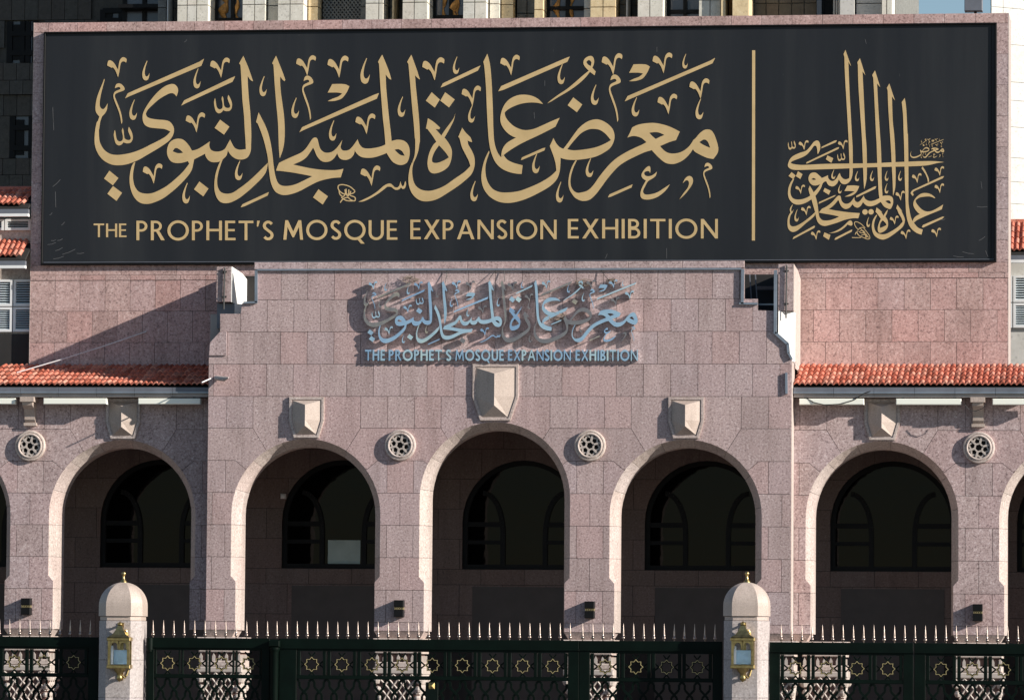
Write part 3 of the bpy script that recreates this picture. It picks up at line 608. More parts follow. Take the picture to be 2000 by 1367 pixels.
# flashing: grey metal edging that follows the stepped top
def flash(pts, w=.055, name='flashing'):
    mb = MB()
    for a, b in zip(pts[:-1], pts[1:]): mb.quadbar(pf(*a), pf(*b), w, -.05, .03)
    return mb.build(name, M['steel'], block)
flash([(501, 527.5), (1448, 525.5)], .035); flash([(501, 528), (501, 591)]); flash([(476, 591.5), (503, 590.5)], .04)
flash([(1451, 526), (1450, 594)]); flash([(1444, 593), (1480, 593.5)], .04)
flash([(1515, 528), (1514.5, 652)], .06); flash([(1514, 650), (1539, 672)], .06); flash([(1539, 671), (1540.5, 690)], .05); flash([(1540, 689), (1547, 702)], .04); flash([(1536, 728), (1536.5, 769)], .045)
MB().prism([pf(411, 669), pf(430, 648.5), pf(443, 648), pf(443, 694), pf(409, 694)], -.03, .0).build('coping', M['granite'], block)

# end walls that tie the parapet back to the attic
def stub(name, label, u0, u1, v0, v1, plaster_top):
    t = empty(name, (PX(u0, v1, .02), .95, PZ(u0, v1, .02)), label, 'wall', 'tie walls behind the portico parapet')
    x0, x1 = PX(u0, v0, .1), PX(u1, v0, .1); z1, z0 = PZ(u0, v0, .1), PZ(u0, v1, .1); zb = PZ(1545, 720, .6)
    MB().box(x0+.002, x1-.06, .2, YA-.02, z0, z1-.03).build('masonry_core', M['mortar'], t); MB().box(x0+.002, x1-.06, .62, YA-.021, zb, z0-.002).build('masonry_core', M['mortar'], t)
    zc = z1-.09
    for a, b in ((z0, zc), (zc, z1)): MB().box(x0, x1-.012, .10, .20, a+.003, b-.003, .005).build('slab', M['granite'], t)
    pl = [(.10, z1), (.10, z0), (.62, z0-.01), (.62, zb), (YA-.02, zb), (YA-.02, z1-.16), (1.2, z1-.05)]
    vs = [(x1-.012, y, z) for y, z in pl]+[(x1, y, z) for y, z in pl]; n = len(pl)
    MB().add(vs, [tuple(range(n)), tuple(range(2*n-1, n-1, -1))]+[(i, i+n, (i+1) % n+n, (i+1) % n) for i in range(n)]).build('plaster_face', M[plaster_top], t)
    mb = MB(); xc = x0+(x1-x0)*.52
    mb.tube([(xc, .07, z0-.15), (xc, .07, z0+.1), (xc+.01, .07, z1-.05), (xc, .07, z1-.02)], .018)
    for f in (.15, .85): mb.box(xc-.05, xc+.05, .06, .1, z0+(z1-z0)*f-.012, z0+(z1-z0)*f+.012)
    mb.build('conduit', M['cable'], t)
    return t
stub('tie_wall', 'white plastered tie wall with granite front left of the metal lettering', 423, 453, 521, 590, 'plaster')
stub('tie_wall', 'cream tie wall with granite front and dark conduit right of the parapet notch', 1520, 1550.5, 515.5, 607, 'marble')
# plaster shoulders below the tie walls
sh = MB(); a = pf(1520, 607); b = pf(1549, 607); z0 = PZ(1545, 704, 0)
sh.add([(a[0], .07, a[1]), (b[0], .34, a[1]), (b[0], .34, z0), (a[0], .07, z0), (a[0], .6, a[1]), (b[0], .6, a[1]), (b[0], .6, z0), (a[0], .6, z0)],
       [(0, 3, 2, 1), (1, 2, 6, 5), (5, 6, 7, 4), (4, 7, 3, 0), (0, 1, 5, 4), (3, 7, 6, 2)])
tag(sh.build('plaster_shoulder', M['plaster']), 'bright white plaster shoulder beside the stepped right edge of the parapet', 'wall')
sh = MB(); a = pf(418, 590); b = pf(452, 590); z0 = PZ(430, 640, .1)
sh.box(a[0], b[0], .32, 1.2, z0, a[1]-.004); sh2 = MB().add([(b[0]+.003, .32, a[1]-.004), (b[0]+.19, .75, a[1]-.004), (b[0]+.19, .75, z0), (b[0]+.003, .32, z0), (b[0]+.003, 1.2, a[1]-.004), (b[0]+.003, 1.2, z0)],
       [(0, 3, 2, 1), (1, 2, 5, 4), (0, 4, 5, 3), (0, 1, 4), (3, 5, 2)])
t = empty('plaster_shoulder', (a[0], .7, z0), 'low dark block in place of tie wall shadow, with white plaster end at the stepped left edge of the parapet', 'wall')
sh.build('block', M['gutter'], t); sh2.build('plaster_face', M['plaster'], t)  # the gutter-coloured block stands in for shadow at the tie wall's foot
MB().box(PX(412, 630, .5), PX(431, 630, .5), .45, 1.5, PZ(420, 700, .5), PZ(420, 614, .5)).build('block', M['fascia'], t)

# ---------------------------------------------------------------- attic wall that carries the sign
AX0, AX1 = PX(57.5, 640, YA), PX(1969.5, 640, YA)
AZ1 = PZ(1000, 35.5, YA); SZ1, SZ0 = PZ(1000, 55, YA), PZ(1000, 515.5, YA); SX0, SX1 = PX(84.5, 300, YA), PX(1946.5, 300, YA)
AZ0 = PZ(1700, 760, YA)
attic = empty('attic_wall', ((AX0+AX1)/2, YA+.7, AZ0), 'long pink granite attic wall framing the dark exhibition sign', 'wall')
MB().box(AX0+.012, AX1-.012, YA+.03, YA+1.4, AZ0, AZ1-.01).build('masonry_core', M['mortar'], attic)
MB().box(AX1-.012, AX1, YA, YA+1.4, AZ0, AZ1).build('return_face', M['granite_side'], attic)
MB().box(AX0, AX0+.012, YA, YA+1.4, AZ0, AZ1).build('return_face', M['granite_side'], attic)
def row(x0, x1, z0, z1, pitch, off, y=YA, d=.035, mat='granite_rose_bounce', name='slab', par=attic, gap=.004):
    x = x0-off
    while x < x1-.01:
        a, b = max(x, x0), min(x+pitch, x1)
        if b-a > .02:
            y2 = y+random.random()*.004
            MB().box(a+gap, b-gap, y2, y+d, z0+gap, z1-gap).build(name, M[mat], par)
        x += pitch
pa = 51.2*K_*1.0
row(AX0, AX1, SZ1, AZ1, pa*1.17, .3); 
for xa, xb in ((AX0, SX0), (SX1, AX1)):
    z = SZ1
    while z > SZ0+.02: z2 = max(z-.62, SZ0); MB().box(xa+.003, xb-.003, YA+random.random()*.003, YA+.034, z2+.003, z-.003).build('slab', M['granite'], attic); z = z2
zm1, zm0 = PZ(230, 537.5, YA), PZ(230, 547.5, YA)
row(AX0, AX1, zm1, SZ0, pa*2.2, .4)
row(AX0, AX1, zm0, zm1, pa, .52, y=YA-.012, d=.05, name='moulding')
zr = [zm0, PZ(230, 608, YA), PZ(230, 669, YA), PZ(230, 730, YA), AZ0]
for i in range(4):
    for xa, xb in ((AX0, PX(440, 600, YA)), (PX(1540, 600, YA), AX1)): row(xa, xb, zr[i+1], zr[i], pa, (.52 if i % 2 == 0 else .26) if xa == AX0 else (.30 if i % 2 == 0 else .02))
# dark void behind the right-hand notch: roof timbers of the porch
t = empty('porch_roof', (PX(1485, 570, 1), 1.2, PZ(1485, 606, 1)), 'dark porch roof framing seen through the notch beside the parapet', 'roof')
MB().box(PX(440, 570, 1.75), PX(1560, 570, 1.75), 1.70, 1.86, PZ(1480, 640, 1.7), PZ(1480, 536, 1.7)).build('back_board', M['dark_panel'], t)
for u in (1463, 1474): MB().add([(PX(u, 540, .9), .9, PZ(u, 536, .9)), (PX(u+2, 540, .9), .9, PZ(u, 536, .9)), (PX(u+6, 590, .9), .9, PZ(u, 592, .9)), (PX(u+4, 590, .9), .9, PZ(u, 592, .9)), (PX(u, 540, .9), .95, PZ(u, 536, .9)), (PX(u+2, 540, .9), .95, PZ(u, 536, .9)), (PX(u+6, 590, .9), .95, PZ(u, 592, .9)), (PX(u+4, 590, .9), .95, PZ(u, 592, .9))],
     [(3, 2, 1, 0), (4, 5, 6, 7), (0, 1, 5, 4), (1, 2, 6, 5), (2, 3, 7, 6), (3, 0, 4, 7)]).build('rafter', M['gutter'], t)
MB().box(PX(1476, 560, 1.5), PX(1515, 560, 1.5), 1.5, 1.56, PZ(1490, 566, 1.5), PZ(1490, 559, 1.5)).build('rail', M['inner_stone'], t)
MB().box(PX(1480, 594, 1.2), PX(1515, 594, 1.2), 1.2, 1.23, PZ(1490, 596, 1.2), PZ(1490, 593, 1.2)).build('rail', M['steel'], t)
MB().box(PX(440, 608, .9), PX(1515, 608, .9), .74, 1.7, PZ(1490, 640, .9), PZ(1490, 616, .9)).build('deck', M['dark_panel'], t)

# ---------------------------------------------------------------- wings left and right
def wing(side):
    L = side < 0
    w_ = empty('wing_wall', (PX(200 if L else 1780, 1000, YW), YW+.35, 0), 'pink granite arcade wing with tiled eave ' + ('left' if L else 'right') + ' of the projecting block', 'building')
    xm0 = PX(60 if L else 1912, 870, YW)                       # axis of the medallion pier
    xa = PX(238.5 if L else 1722.5, 1000, YW)
    arcs = [xa, 2*xm0-xa]
    x0, x1 = (xm0-2.7, XL-.002) if L else (XR+.008, xm0+2.6)
    zt = PZ(1750, 775, YW)
    pr = [(x0, ZR[1232]), (x1, ZR[1232]), (x1, zt+.3), (x0, zt+.3)]
    ops = [opening(c, Z_SPR) for c in arcs]
    mb = MB(); fill_prism(mb, [pr], ops, idm, YW+.022, YW+THK, back=True); mb.build('masonry_core', M['mortar'], w_)
    for c in arcs: reveal(w_, c, Z_SPR, YW, ZR[1232])
    polys = bay_polys(xm0)+bay_polys(2*xa-xm0)
    for k in range(12): polys.append([(x0-.3+k*.53, ZR[774]), (x0-.3+k*.53+.53, ZR[774]), (x0-.3+k*.53+.53, ZR[774]+.3), (x0-.3+k*.53, ZR[774]+.3)])
    slab_set(polys, ops, [pr], YW, w_, M['granite'])
    pier_foot(w_, xm0-pw, xm0+pw, YW)
    if not L: pier_foot(w_, XR+.01, 2*xa-xm0+pw, YW, (0, 1))
    return w_, xm0, xa
WL = wing(-1); WR = wing(1)

# ---------------------------------------------------------------- inside the portico
inn = empty('portico_inner_wall', (PX(1000, 1000, YI), YI+.2, 0), 'dark stone wall deep inside the arcade behind the open arches', 'wall')
zcl = PZ(785, 806, .7)
XI0, XI1 = PX(-140, 1000, YI), PX(2110, 1000, YI)
WHW = 1.27; ZW1 = PZ(672, 898, YI); ZWS = ZW1-WHW; ZW0 = PZ(672, 1110, YI)
winx = [2*WL[1]-WL[2]]+[WL[2]]+XARC+[WR[2]]+[2*WR[1]-WR[2]]
def wpoly(cx, hw=WHW, z0=None, n=20):
    z0 = ZW0 if z0 is None else z0
    return [(cx-hw, z0), (cx-hw, ZWS)]+[(cx+hw*math.cos(math.pi-math.pi*i/n), ZWS+hw*math.sin(math.pi*i/n)) for i in range(1, n)]+[(cx+hw, ZWS), (cx+hw, z0)]
wops = [wpoly(c) for c in winx]
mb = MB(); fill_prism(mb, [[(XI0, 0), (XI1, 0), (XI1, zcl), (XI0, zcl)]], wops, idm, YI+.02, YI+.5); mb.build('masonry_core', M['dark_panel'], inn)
polys = []; z = ZW0; k = 0
rows_ = [ZW0-.32-.62*2, ZW0-.32-.62, ZW0-.32, ZW0]+[ZW0+.62*i for i in range(1, 6)]
for i in range(len(rows_)-1):
    x = XI0-(.45 if i % 2 else 0)
    while x < XI1: polys.append([(x, rows_[i]), (x+.9, rows_[i]), (x+.9, min(rows_[i+1], zcl)), (x, min(rows_[i+1], zcl))]); x += .9
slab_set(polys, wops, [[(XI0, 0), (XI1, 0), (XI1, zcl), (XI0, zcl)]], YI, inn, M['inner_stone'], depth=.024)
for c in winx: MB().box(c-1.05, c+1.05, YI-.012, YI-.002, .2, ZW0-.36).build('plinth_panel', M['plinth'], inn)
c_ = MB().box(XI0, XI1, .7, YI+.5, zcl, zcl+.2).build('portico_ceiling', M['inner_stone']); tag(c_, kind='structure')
f_ = MB().box(XI0, XI1, -.3, YI+.5, .0, .06).build('portico_floor', M['granite_red']); tag(f_, kind='structure')
for xx in (XI0-.2, XI1):
    tag(MB().box(xx, xx+.2, .7, YI+.5, 0, zcl).build('portico_end_wall', M['inner_stone']), kind='structure')
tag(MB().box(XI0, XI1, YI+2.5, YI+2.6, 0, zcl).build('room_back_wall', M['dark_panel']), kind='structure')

names = ['far left', 'left', 'left of centre', 'centre', 'right of centre', 'right', 'far right']
LBL = ['dark arched window cut off at the left edge of the arcade', 'dark arched window behind the arch of the left wing', 'dark arched window with a pale notice behind the left arch of the block', 'dark arched window behind the tall middle arch of the block', 'dark arched window with wavy reflections behind the right arch of the block', 'dark arched window behind the arch of the right wing', 'dark arched window cut off at the right edge of the arcade']
wproto = None
def window(cx, label):
    global wproto
    O = Vector((cx, YI+.1, ZW0))
    if wproto is None:
        t = empty('arched_window', O); wproto = t
        A = wpoly(cx, WHW-.004, ZW0+.004); B = wpoly(cx, WHW-.10, ZW0+.10)
        mb = MB(); fill_prism(mb, [A], [B], idm, YI+.06, YI+.2); mb.build('frame', M['black'], t)
        for s in (-1, 1):
            mb = MB(); pts = [(cx+s*.44, ZW0+.09), (cx+s*.44, ZWS-.25)]+[(cx+s*(.44+.42*(1-math.cos(a))), ZWS-.25+.85*math.sin(a)) for a in [i*math.pi/2/8 for i in range(1, 9)]]
            for a, b in zip(pts[:-1], pts[1:]): mb.quadbar(a, b, .10, YI+.08, YI+.18)
            mb.build('mullion', M['black'], t)
            mb = MB(); x_a, x_b = (cx-WHW+.09, cx-.49) if s < 0 else (cx+.49, cx+WHW-.09)
            mb.box(x_a, x_b, YI+.085, YI+.175, ZWS-.10, ZWS-.0); mb.build('transom', M['black'], t)
            MB().box(x_a, x_b, YI+.086, YI+.175, ZW0+.52, ZW0+.60).build('transom', M['black'], t)
        mb = MB(); fill_prism(mb, [wpoly(cx, WHW-.05, ZW0+.05)], [], idm, YI+.14, YI+.15, back=True); mb.build('pane', M['glass'], t)
    else:
        t = wproto.copy(); COL.objects.link(t); t.location = O; ORG[t.name] = O
        for ch in list(wproto.children):
            c = ch.copy(); COL.objects.link(c); c.parent = t
    tag(t, label, 'window', 'arched windows inside the arcade')
for c, l in zip(winx, LBL): window(c, l)
O = P(672, 1080, YI+.11)
tag(MB().box(O.x-.34, O.x+.34, YI+.115, YI+.125, O.z-.25, O.z+.27).build('notice', plain('notice_paper', (.40, .50, .47), .5)), 'pale greenish notice behind the window glass of the left arch', 'notice')
tag(MB().box(PX(549, 968, YI), PX(559, 968, YI), YI-.09, YI-.002, PZ(553, 974, YI), PZ(553, 964, YI), .02).build('sensor_box', M['white']), 'small pale sensor box high beside the window of the left arch', 'box')
# ---------------------------------------------------------------- keystones
def keystone(label, cx, zt, zb, wt, wb, Y, pr=.165):
    """faceted keystone: plate with raised rim, diamond-pointed body with an upright ridge"""
    h = zt-zb; zk = zt-h*.58
    t = empty('keystone', (cx, Y, zb), label, 'keystone', 'keystones over the arches')
    plate = [(cx-wb/2, zb), (cx+wb/2, zb), (cx+wt/2, zk), (cx+wt/2, zt), (cx-wt/2, zt), (cx-wt/2, zk)]
    MB().prism(plate, Y-.03, Y+.02).build('plate', M['granite_side'], t)
    mb = MB(); i1 = inset(plate, .012); i2 = inset(plate, .055)
    fill_prism(mb, [i1], [i2], idm, Y-.048, Y-.029); mb.build('rim', M['granite_side'], t)
    q = inset(plate, .075); q = sorted(q, key=lambda p: p[1])
    lo = sorted(q[:2]); mid = sorted(q[2:4]); hi = sorted(q[4:])
    yb, yf = Y-.032, Y-.03-pr; ra, rb = hi[0][1]-h*.11, lo[0][1]+h*.20
    vs = [(lo[0][0], yb, lo[0][1]), (lo[1][0], yb, lo[1][1]), (mid[1][0], yb, mid[1][1]), (hi[1][0], yb, hi[1][1]), (hi[0][0], yb, hi[0][1]), (mid[0][0], yb, mid[0][1]),
          (cx, yf, ra), (cx, yf, rb), (cx, yf, mid[0][1])]
    MB().add(vs, [(0, 1, 7), (1, 2, 8, 7), (2, 3, 6, 8), (3, 4, 6), (4, 5, 8, 6), (5, 0, 7, 8), (5, 4, 3, 2, 1, 0)]).build('point', M['granite_cap'], t)
def kz(u, v0, v1, Y): return PZ(u, v0, Y), PZ(u, v1, Y)
z1, z0 = kz(970, 711, 822, 0); keystone('tall faceted keystone over the middle arch below the metal lettering', XARC[1], z1, z0, 91*K_, 60*K_, 0)
z1, z0 = kz(600, 775, 855.5, 0)
keystone('faceted keystone over the left arch of the projecting block', XARC[0], z1, z0, 70*K_, 50*K_, 0)
keystone('faceted keystone over the right arch of the projecting block', XARC[2], z1, z0, 70*K_, 50*K_, 0)
keystone('half shaded keystone over the arch of the left wing', WL[2], z1, z0, 70*K_, 50*K_, YW)
keystone('faceted keystone under the eave over the arch of the right wing', WR[2], z1, z0, 70*K_, 50*K_, YW)

# ---------------------------------------------------------------- round rosettes
def rosette(label, cx, cz, Y):
    t = empty('rosette', (cx, Y, cz-.31), label, 'rosette', 'round pierced rosettes on the piers')
    mb = MB(); r = 30.5*K_
    mb.ring([(r, .0), (r, -.055), (r-.012, -.078), (r-.035, -.085), (r-.05, -.072), (r-.055, -.092), (r-.08, -.104), (r-.10, -.094), (r-.105, -.012)], (cx, Y, cz), 40)
    mb.build('rim', M['marble'], t, smooth=True)
    MB().ring([(r-.10, -.008), (.001, -.008)], (cx, Y, cz), 32).build('ground', M['black'], t)  # black disc stands in for the shade inside the pierced holes
    mb = MB(); ri = .205
    for i in range(6):
        a = i*math.pi/3+.26; b = a+math.pi/3; p = (cx+.085*math.cos(a), cz+.085*math.sin(a)); q = (cx+.085*math.cos(b), cz+.085*math.sin(b))
        m_ = (cx+ri*math.cos(a), cz+ri*math.sin(a)); e = (cx+ri*math.cos(a+math.pi/6), cz+ri*math.sin(a+math.pi/6))
        mb.quadbar(p, q, .030, Y-.078+.0006*i, Y-.007); mb.quadbar(p, m_, .040, Y-.083+.0006*i, Y-.007)
        k = (cx+.15*math.cos(a), cz+.15*math.sin(a)); mb.quadbar(k, e, .032, Y-.073+.0006*i, Y-.007)
        e2 = (cx+ri*math.cos(a-math.pi/6), cz+ri*math.sin(a-math.pi/6)); mb.quadbar(k, e2, .032, Y-.068+.0006*i, Y-.007)
    mb.build('tracery', M['marble_white'], t)
zc = PZ(783, 869.5, 0)
rosette('round pierced rosette left of the middle arch', XM[1], zc, 0); rosette('round pierced rosette right of the middle arch', XM[2], zc, 0)
rosette('round pierced rosette on the left wing beside its arch', WL[1], zc, YW); rosette('round pierced rosette on the right wing beside its arch', WR[1], zc, YW)

# ---------------------------------------------------------------- black wall lamps
def lamp(label, cx, cz, Y):
    t = empty('wall_lamp', (cx, Y, cz-.17), label, 'wall lamp', 'black box lamps on the piers')
    MB().box(cx-.095, cx+.095, Y-.17, Y, cz+.03, cz+.165, .008).build('hood', M['black'], t)
    MB().box(cx-.095, cx+.095, Y-.17, Y, cz-.165, cz-.03, .008).build('hood', M['black'], t)
    MB().box(cx-.085, cx+.085, Y-.155, Y, cz-.032, cz+.032).build('body', M['black'], t)
    mb = MB()
    for i in range(5):
        x = cx-.07+i*.035; mb.quadbar((x-.012, cz-.02), (x+.012, cz+.02), .006, Y-.162, Y-.15); mb.quadbar((x-.012, cz+.02), (x+.012, cz-.02), .006, Y-.1615, Y-.15)
    for i in range(4):
        y = Y-.13+i*.035; mb.box(cx+.08, cx+.09, y, y+.012, cz-.022, cz+.022)
    mb.build('fretwork', M['gold_line'], t)
zc = PZ(783, 1188, 0)
lamp('black box lamp on the pier left of the middle arch', PX(781, 1188, 0), zc, 0); lamp('black box lamp on the pier right of the middle arch', PX(1153, 1188, 0), zc, 0)
lamp('black box lamp on the pier at the far left', PX(53.5, 1186, YW), zc, YW); lamp('black box lamp on the pier of the right wing', PX(1910, 1190, YW), zc, YW)

# ---------------------------------------------------------------- carved columns below the piers
def column(label, cx, Y, hw=.5):
    t = empty('column', (cx, Y, .06), label, 'column', 'carved columns under the arcade piers')
    z = ZR[1246]-.003; yc = Y; d = hw
    def sq(h, z0, z1, nm, mat): MB().box(cx-h, cx+h, yc-h, yc+h, z0, z1, .02).build(nm, M[mat], t)
    sq(d, z-.16, z, 'abacus', 'marble'); sq(d*.94, z-.30, z-.163, 'frieze', 'marble')
    sq(d*.80, z-.46, z-.303, 'frieze_ground', 'marble_recess')
    n = 7; mb = MB()
    for s in range(n):
        x = cx-d*.84+s*d*1.68/(n-1)
        mb.prism([(x-.03, z-.46), (x+.03, z-.46), (x+.03, z-.38), (x, z-.31), (x-.03, z-.38)], yc-d*.88, yc-d*.80)
        y = yc-d*.84+s*d*1.68/(n-1); mb.box(cx+d*.80, cx+d*.88, y-.03, y+.03, z-.46, z-.34)
    mb.build('lancet_row', M['marble_white'], t)
    sq(d*.93, z-.58, z-.463, 'torus', 'marble'); sq(d*1.0, z-.70, z-.583, 'torus', 'marble_white')
    # tapering bell with diamond lattice
    h0, h1, zb, zt = d*.56, d*.92, z-1.75, z-.703
    vs = []
    for h, q in ((h0, zb), (h1, zt)): vs += [(cx-h, yc-h, q), (cx+h, yc-h, q), (cx+h, yc+h, q), (cx-h, yc+h, q)]
    MB().add(vs, [(3, 2, 1, 0), (4, 5, 6, 7), (0, 1, 5, 4), (1, 2, 6, 5), (2, 3, 7, 6), (3, 0, 4, 7)]).build('bell', M['marble_recess'], t)
    mb = MB(); nd = 5
    def pt(a, b, o):                       # a along, b up on the front face
        h = h0+(h1-h0)*b; return Vector((cx-h+2*h*a, yc-h-o, zb+(zt-zb)*b))
    def pr(a, b, o):
        h = h0+(h1-h0)*b; return Vector((cx+h+o, yc-h+2*h*a, zb+(zt-zb)*b))
    for f in (pt, pr):
        for i in range(-nd, nd+1):
            for s in (1, -1):
                p_ = []
                for k in range(0, 9):
                    b = k/8; a = (i/nd)+s*b*1.0+(0 if s > 0 else 1)
                    if -.001 <= a <= 1.001: p_.append(f(a, b, .012))
                if len(p_) > 1: mb.tube(p_, .020, 4)
    mb.build('lattice', M['marble_white'], t)
    mb = MB()
    for sx in (-1, 1):
        for sy in (-1, 1):
            for q, r in ((zt-.12, .09), (zt-.30, .075), (zt-.47, .06)):
                hh = h0+(h1-h0)*(q-zb)/(zt-zb); mb.lathe([(.0, -r), (r*.7, -r*.7), (r, 0), (r*.7, r*.7), (0, r)], (cx+sx*hh*.98, yc+sy*hh*.98, q), 8)
    mb.build('volutes', M['marble_white'], t, smooth=True)
    MB().lathe([(.30, .1), (.36, .14), (.36, .3), (.28, .4), (.26, zb-.1), (.32, zb-.04), (.32, zb+.01)], (cx, yc, .0), 16).build('shaft', M['marble'], t, smooth=True)
    sq(.42, .06, .2, 'base', 'marble')
column('carved marble column under the far left pier, seen through the fence', WL[1], YW+.38)
column('carved marble column under the left end pier of the block', (XL+XM[0]+pw)/2, .38, .46)
column('carved marble column under the pier left of the middle arch', XM[1], .40)
column('carved marble column under the pier right of the middle arch', XM[2], .40)
column('carved marble column under the right end pier of the block', (XR+XM[3]-pw)/2, .38, .46)
column('reddish lit carved column beside the right end of the block', XR+.62, YW+.38, .46)
column('carved marble column under the pier of the right wing', WR[1], YW+.38)

# ---------------------------------------------------------------- tiled roofs
TW, TL = .112, .40
def tile_mesh():
    mb = MB(); prof_ = [(-.5, .0), (-.40, .004), (-.28, .020), (-.10, .036), (.08, .036), (.24, .020), (.36, .002), (.5, .0)]
    vs = []; n = len(prof_)
    for y in (0, TL):
        for x, z in prof_: vs.append((x*TW*1.06, y, z*1.0+.018))
    for x, z in prof_: vs.append((x*TW*1.06, .004, z-.016))
    fs = [(i, i+1, n+i+1, n+i) for i in range(n-1)]+[(2*n+i, 2*n+i+1, i+1, i) for i in range(n-1)]
    mb.add(vs, fs); return mb.mesh('tile', M['tile'], smooth=True)
TILE = tile_mesh()
def tiled_roof(parent, x0, x1, y0, z0, y1, z1, rows, cut=None, name='tile'):
    ang = math.atan2(z1-z0, y1-y0); L = math.hypot(y1-y0, z1-z0); st = L/rows
    for r in range(rows):
        k = 0; x = x0+TW/2
        while x < x1-TW*.4:
            if cut is None or cut(x, r):
                y = y0+(y1-y0)*r/rows; z = z0+(z1-z0)*r/rows
                inst(TILE, name, (x+random.uniform(-.003, .003), y+random.uniform(-.008, .008), z+.05+random.uniform(0, .008)), parent,
                     rot=(ang-.11+random.uniform(-.012, .012), random.uniform(-.03, .03), random.uniform(-.012, .012)), scale=(1, st/TL*1.12, 1))
            x += TW
    MB().add([(x0, y0, z0-.01), (x1, y0, z0-.01), (x1, y1, z1-.01), (x0, y1, z1-.01), (x0, y0, z0-.06), (x1, y0, z0-.06), (x1, y1, z1-.06), (x0, y1, z1-.06)],
             [(0, 1, 2, 3), (7, 6, 5, 4), (4, 5, 1, 0), (5, 6, 2, 1), (6, 7, 3, 2), (7, 4, 0, 3)]).build('roof_deck', M['dark_panel'], parent)
def eave(side):
    L = side < 0
    ye = .33; zE = PZ(1750, 756, ye); zT = PZ(1750, 717, YA)
    x0, x1 = (PX(-25, 740, YW), XL-.01) if L else (XR+.015, PX(2025, 740, YW))
    t = empty('tiled_eave', ((x0+x1)/2, .8, zE), 'red clay tile roof over the '+('left wing, half in shadow' if L else 'right wing in full sun'), 'roof', 'clay tile roofs')
    tiled_roof(t, x0, x1, ye, zE, YA, zT, 5)
    # gutter, fascia, soffit
    g1 = empty('gutter', ((x0+x1)/2, .1, zE-.2), 'grey gutter and fascia under the red tiles of the '+('left' if L else 'right')+' wing', 'gutter', 'eave gutters')
    n = 6; w_ = (x1-x0)/n
    for i in range(n):
        a, b = x0+i*w_+.003, x0+(i+1)*w_-.003
        MB().prism([(a, zE-.125), (b, zE-.125), (b, zE-.012), (a, zE-.012)], .25, .34).build('trough', M['gutter'], g1)
        MB().box(a, b, .235, .25, zE-.128, zE-.10).build('lip', M['steel'], g1)
        MB().box(a, b, .29, .34, zE-.20, zE-.127).build('fascia_board', M['fascia'], g1)
    MB().box(x0, x1, .341, YW-.003, zE-.19, zE-.16).build('soffit', M['fascia'], g1)
    MB().add([(x0, .341, zE-.16), (x1, .341, zE-.16), (x1, YW+.1, zE-.16), (x0, YW+.1, zE-.16), (x0, .341, zE-.05), (x1, .341, zE-.05), (x1, YW+.1, zE+.04), (x0, YW+.1, zE+.04)], [(0, 3, 2, 1), (4, 5, 6, 7), (0, 1, 5, 4), (2, 3, 7, 6)]).build('rafter_box', M['dark_panel'], g1)
    for u0, u1, lb in (((-60, 30, 'cut off by the left edge'), (85, 208.5, 'left of the keystone'), (270, 391.5, 'half in shadow right of the keystone')) if L else ((1561, 1687.5, 'crossed by a hanging wire'), (1750, 1877.5, 'right of the keystone'), (1938.5, 2040, 'cut off by the right edge'))):
        a, b = PX(u0, 785, .28), PX(u1, 785, .28); z1, z0 = PZ(1750, 778.5, .28), PZ(1750, 790.5, .28)
        f = empty('strip_light', ((a+b)/2, .06, z0), 'long pale strip light under the '+('left' if L else 'right')+' eave, '+lb, 'strip light', 'strip lights under the eaves')
        MB().box(a, b, .265, .42, z0, z1, .012).build('diffuser', M['fixture'], f)
        MB().box(a+.1, a+.16, .30, .335, z1, zE-.201).build('hanger', M['black'], f); MB().box(b-.16, b-.1, .30, .335, z1, zE-.201).build('hanger', M['black'], f)
    # corbel
    cx = PX(61, 800, YW) if L else PX(1911, 800, YW); z1, z0 = zE-.2, PZ(1910, 828, YW)
    k = empty('corbel', (cx, YW, z0), 'carved stone corbel under the '+('left' if L else 'right')+' eave above a rosette', 'corbel', 'corbels under the eaves')
    h = z1-z0
    def side_prism(pl, x_0, x_1, nm):
        n = len(pl); vs = [(x_0, y, z) for y, z in pl]+[(x_1, y, z) for y, z in pl]
        MB().add(vs, [tuple(range(n-1, -1, -1)), tuple(range(n, 2*n))]+[(i, (i+1) % n, (i+1) % n+n, i+n) for i in range(n)]).build(nm, M['granite_cap'], k)
    side_prism([(YW, z0), (YW-.06, z0), (YW-.12, z0+.06), (YW-.13, z0+.14), (YW-.2, z0+.26), (YW-.34, z0+.34), (YW-.36, z1-.1), (YW, z1-.1)][::-1], cx-.105, cx+.105, 'scroll')
    side_prism([(YW, z1-.1), (YW-.40, z1-.1), (YW-.40, z1-.003), (YW, z1-.003)][::-1], cx-.14, cx+.14, 'cap')
    side_prism([(YW, z0-.06), (YW-.09, z0-.06), (YW-.09, z0), (YW, z0)][::-1], cx-.13, cx+.13, 'foot')
eave(-1); eave(1)

# ---------------------------------------------------------------- cables and small fittings
def cable(name, label, pts, r, mat): tag(MB().tube(pts, r, 6).build(name, M[mat]), label, 'cable')
cable('cable', 'taut white cable slanting from the left roof tiles to the attic wall', [P(33, 727.5, 1.0), P(120, 702, 1.3), P(200, 677, 1.6), P(286, 647.5, 1.88)], .011, 'whitecable')
cable('cable', 'black wire drooping across the strip light of the right eave', [P(1572, 776, .28), P(1590, 786, .25), P(1612, 791, .25), P(1640, 789, .25), P(1668, 781, .25), P(1688, 768, .22), P(1700, 764, .22)], .010, 'cable')
cable('cable', 'thin black loop of wire beside the right corbel', [P(1884, 790, .2), P(1893, 800, .2), P(1905, 803, .2), P(1920, 797, .2), P(1926, 789, .2)], .008, 'cable')
cable('cable', 'thin white wire sagging over the right edge of the block', [P(1538, 690, -.02), P(1545, 700, .1), P(1554, 712, .3), P(1560, 720, .45)], .006, 'whitecable')
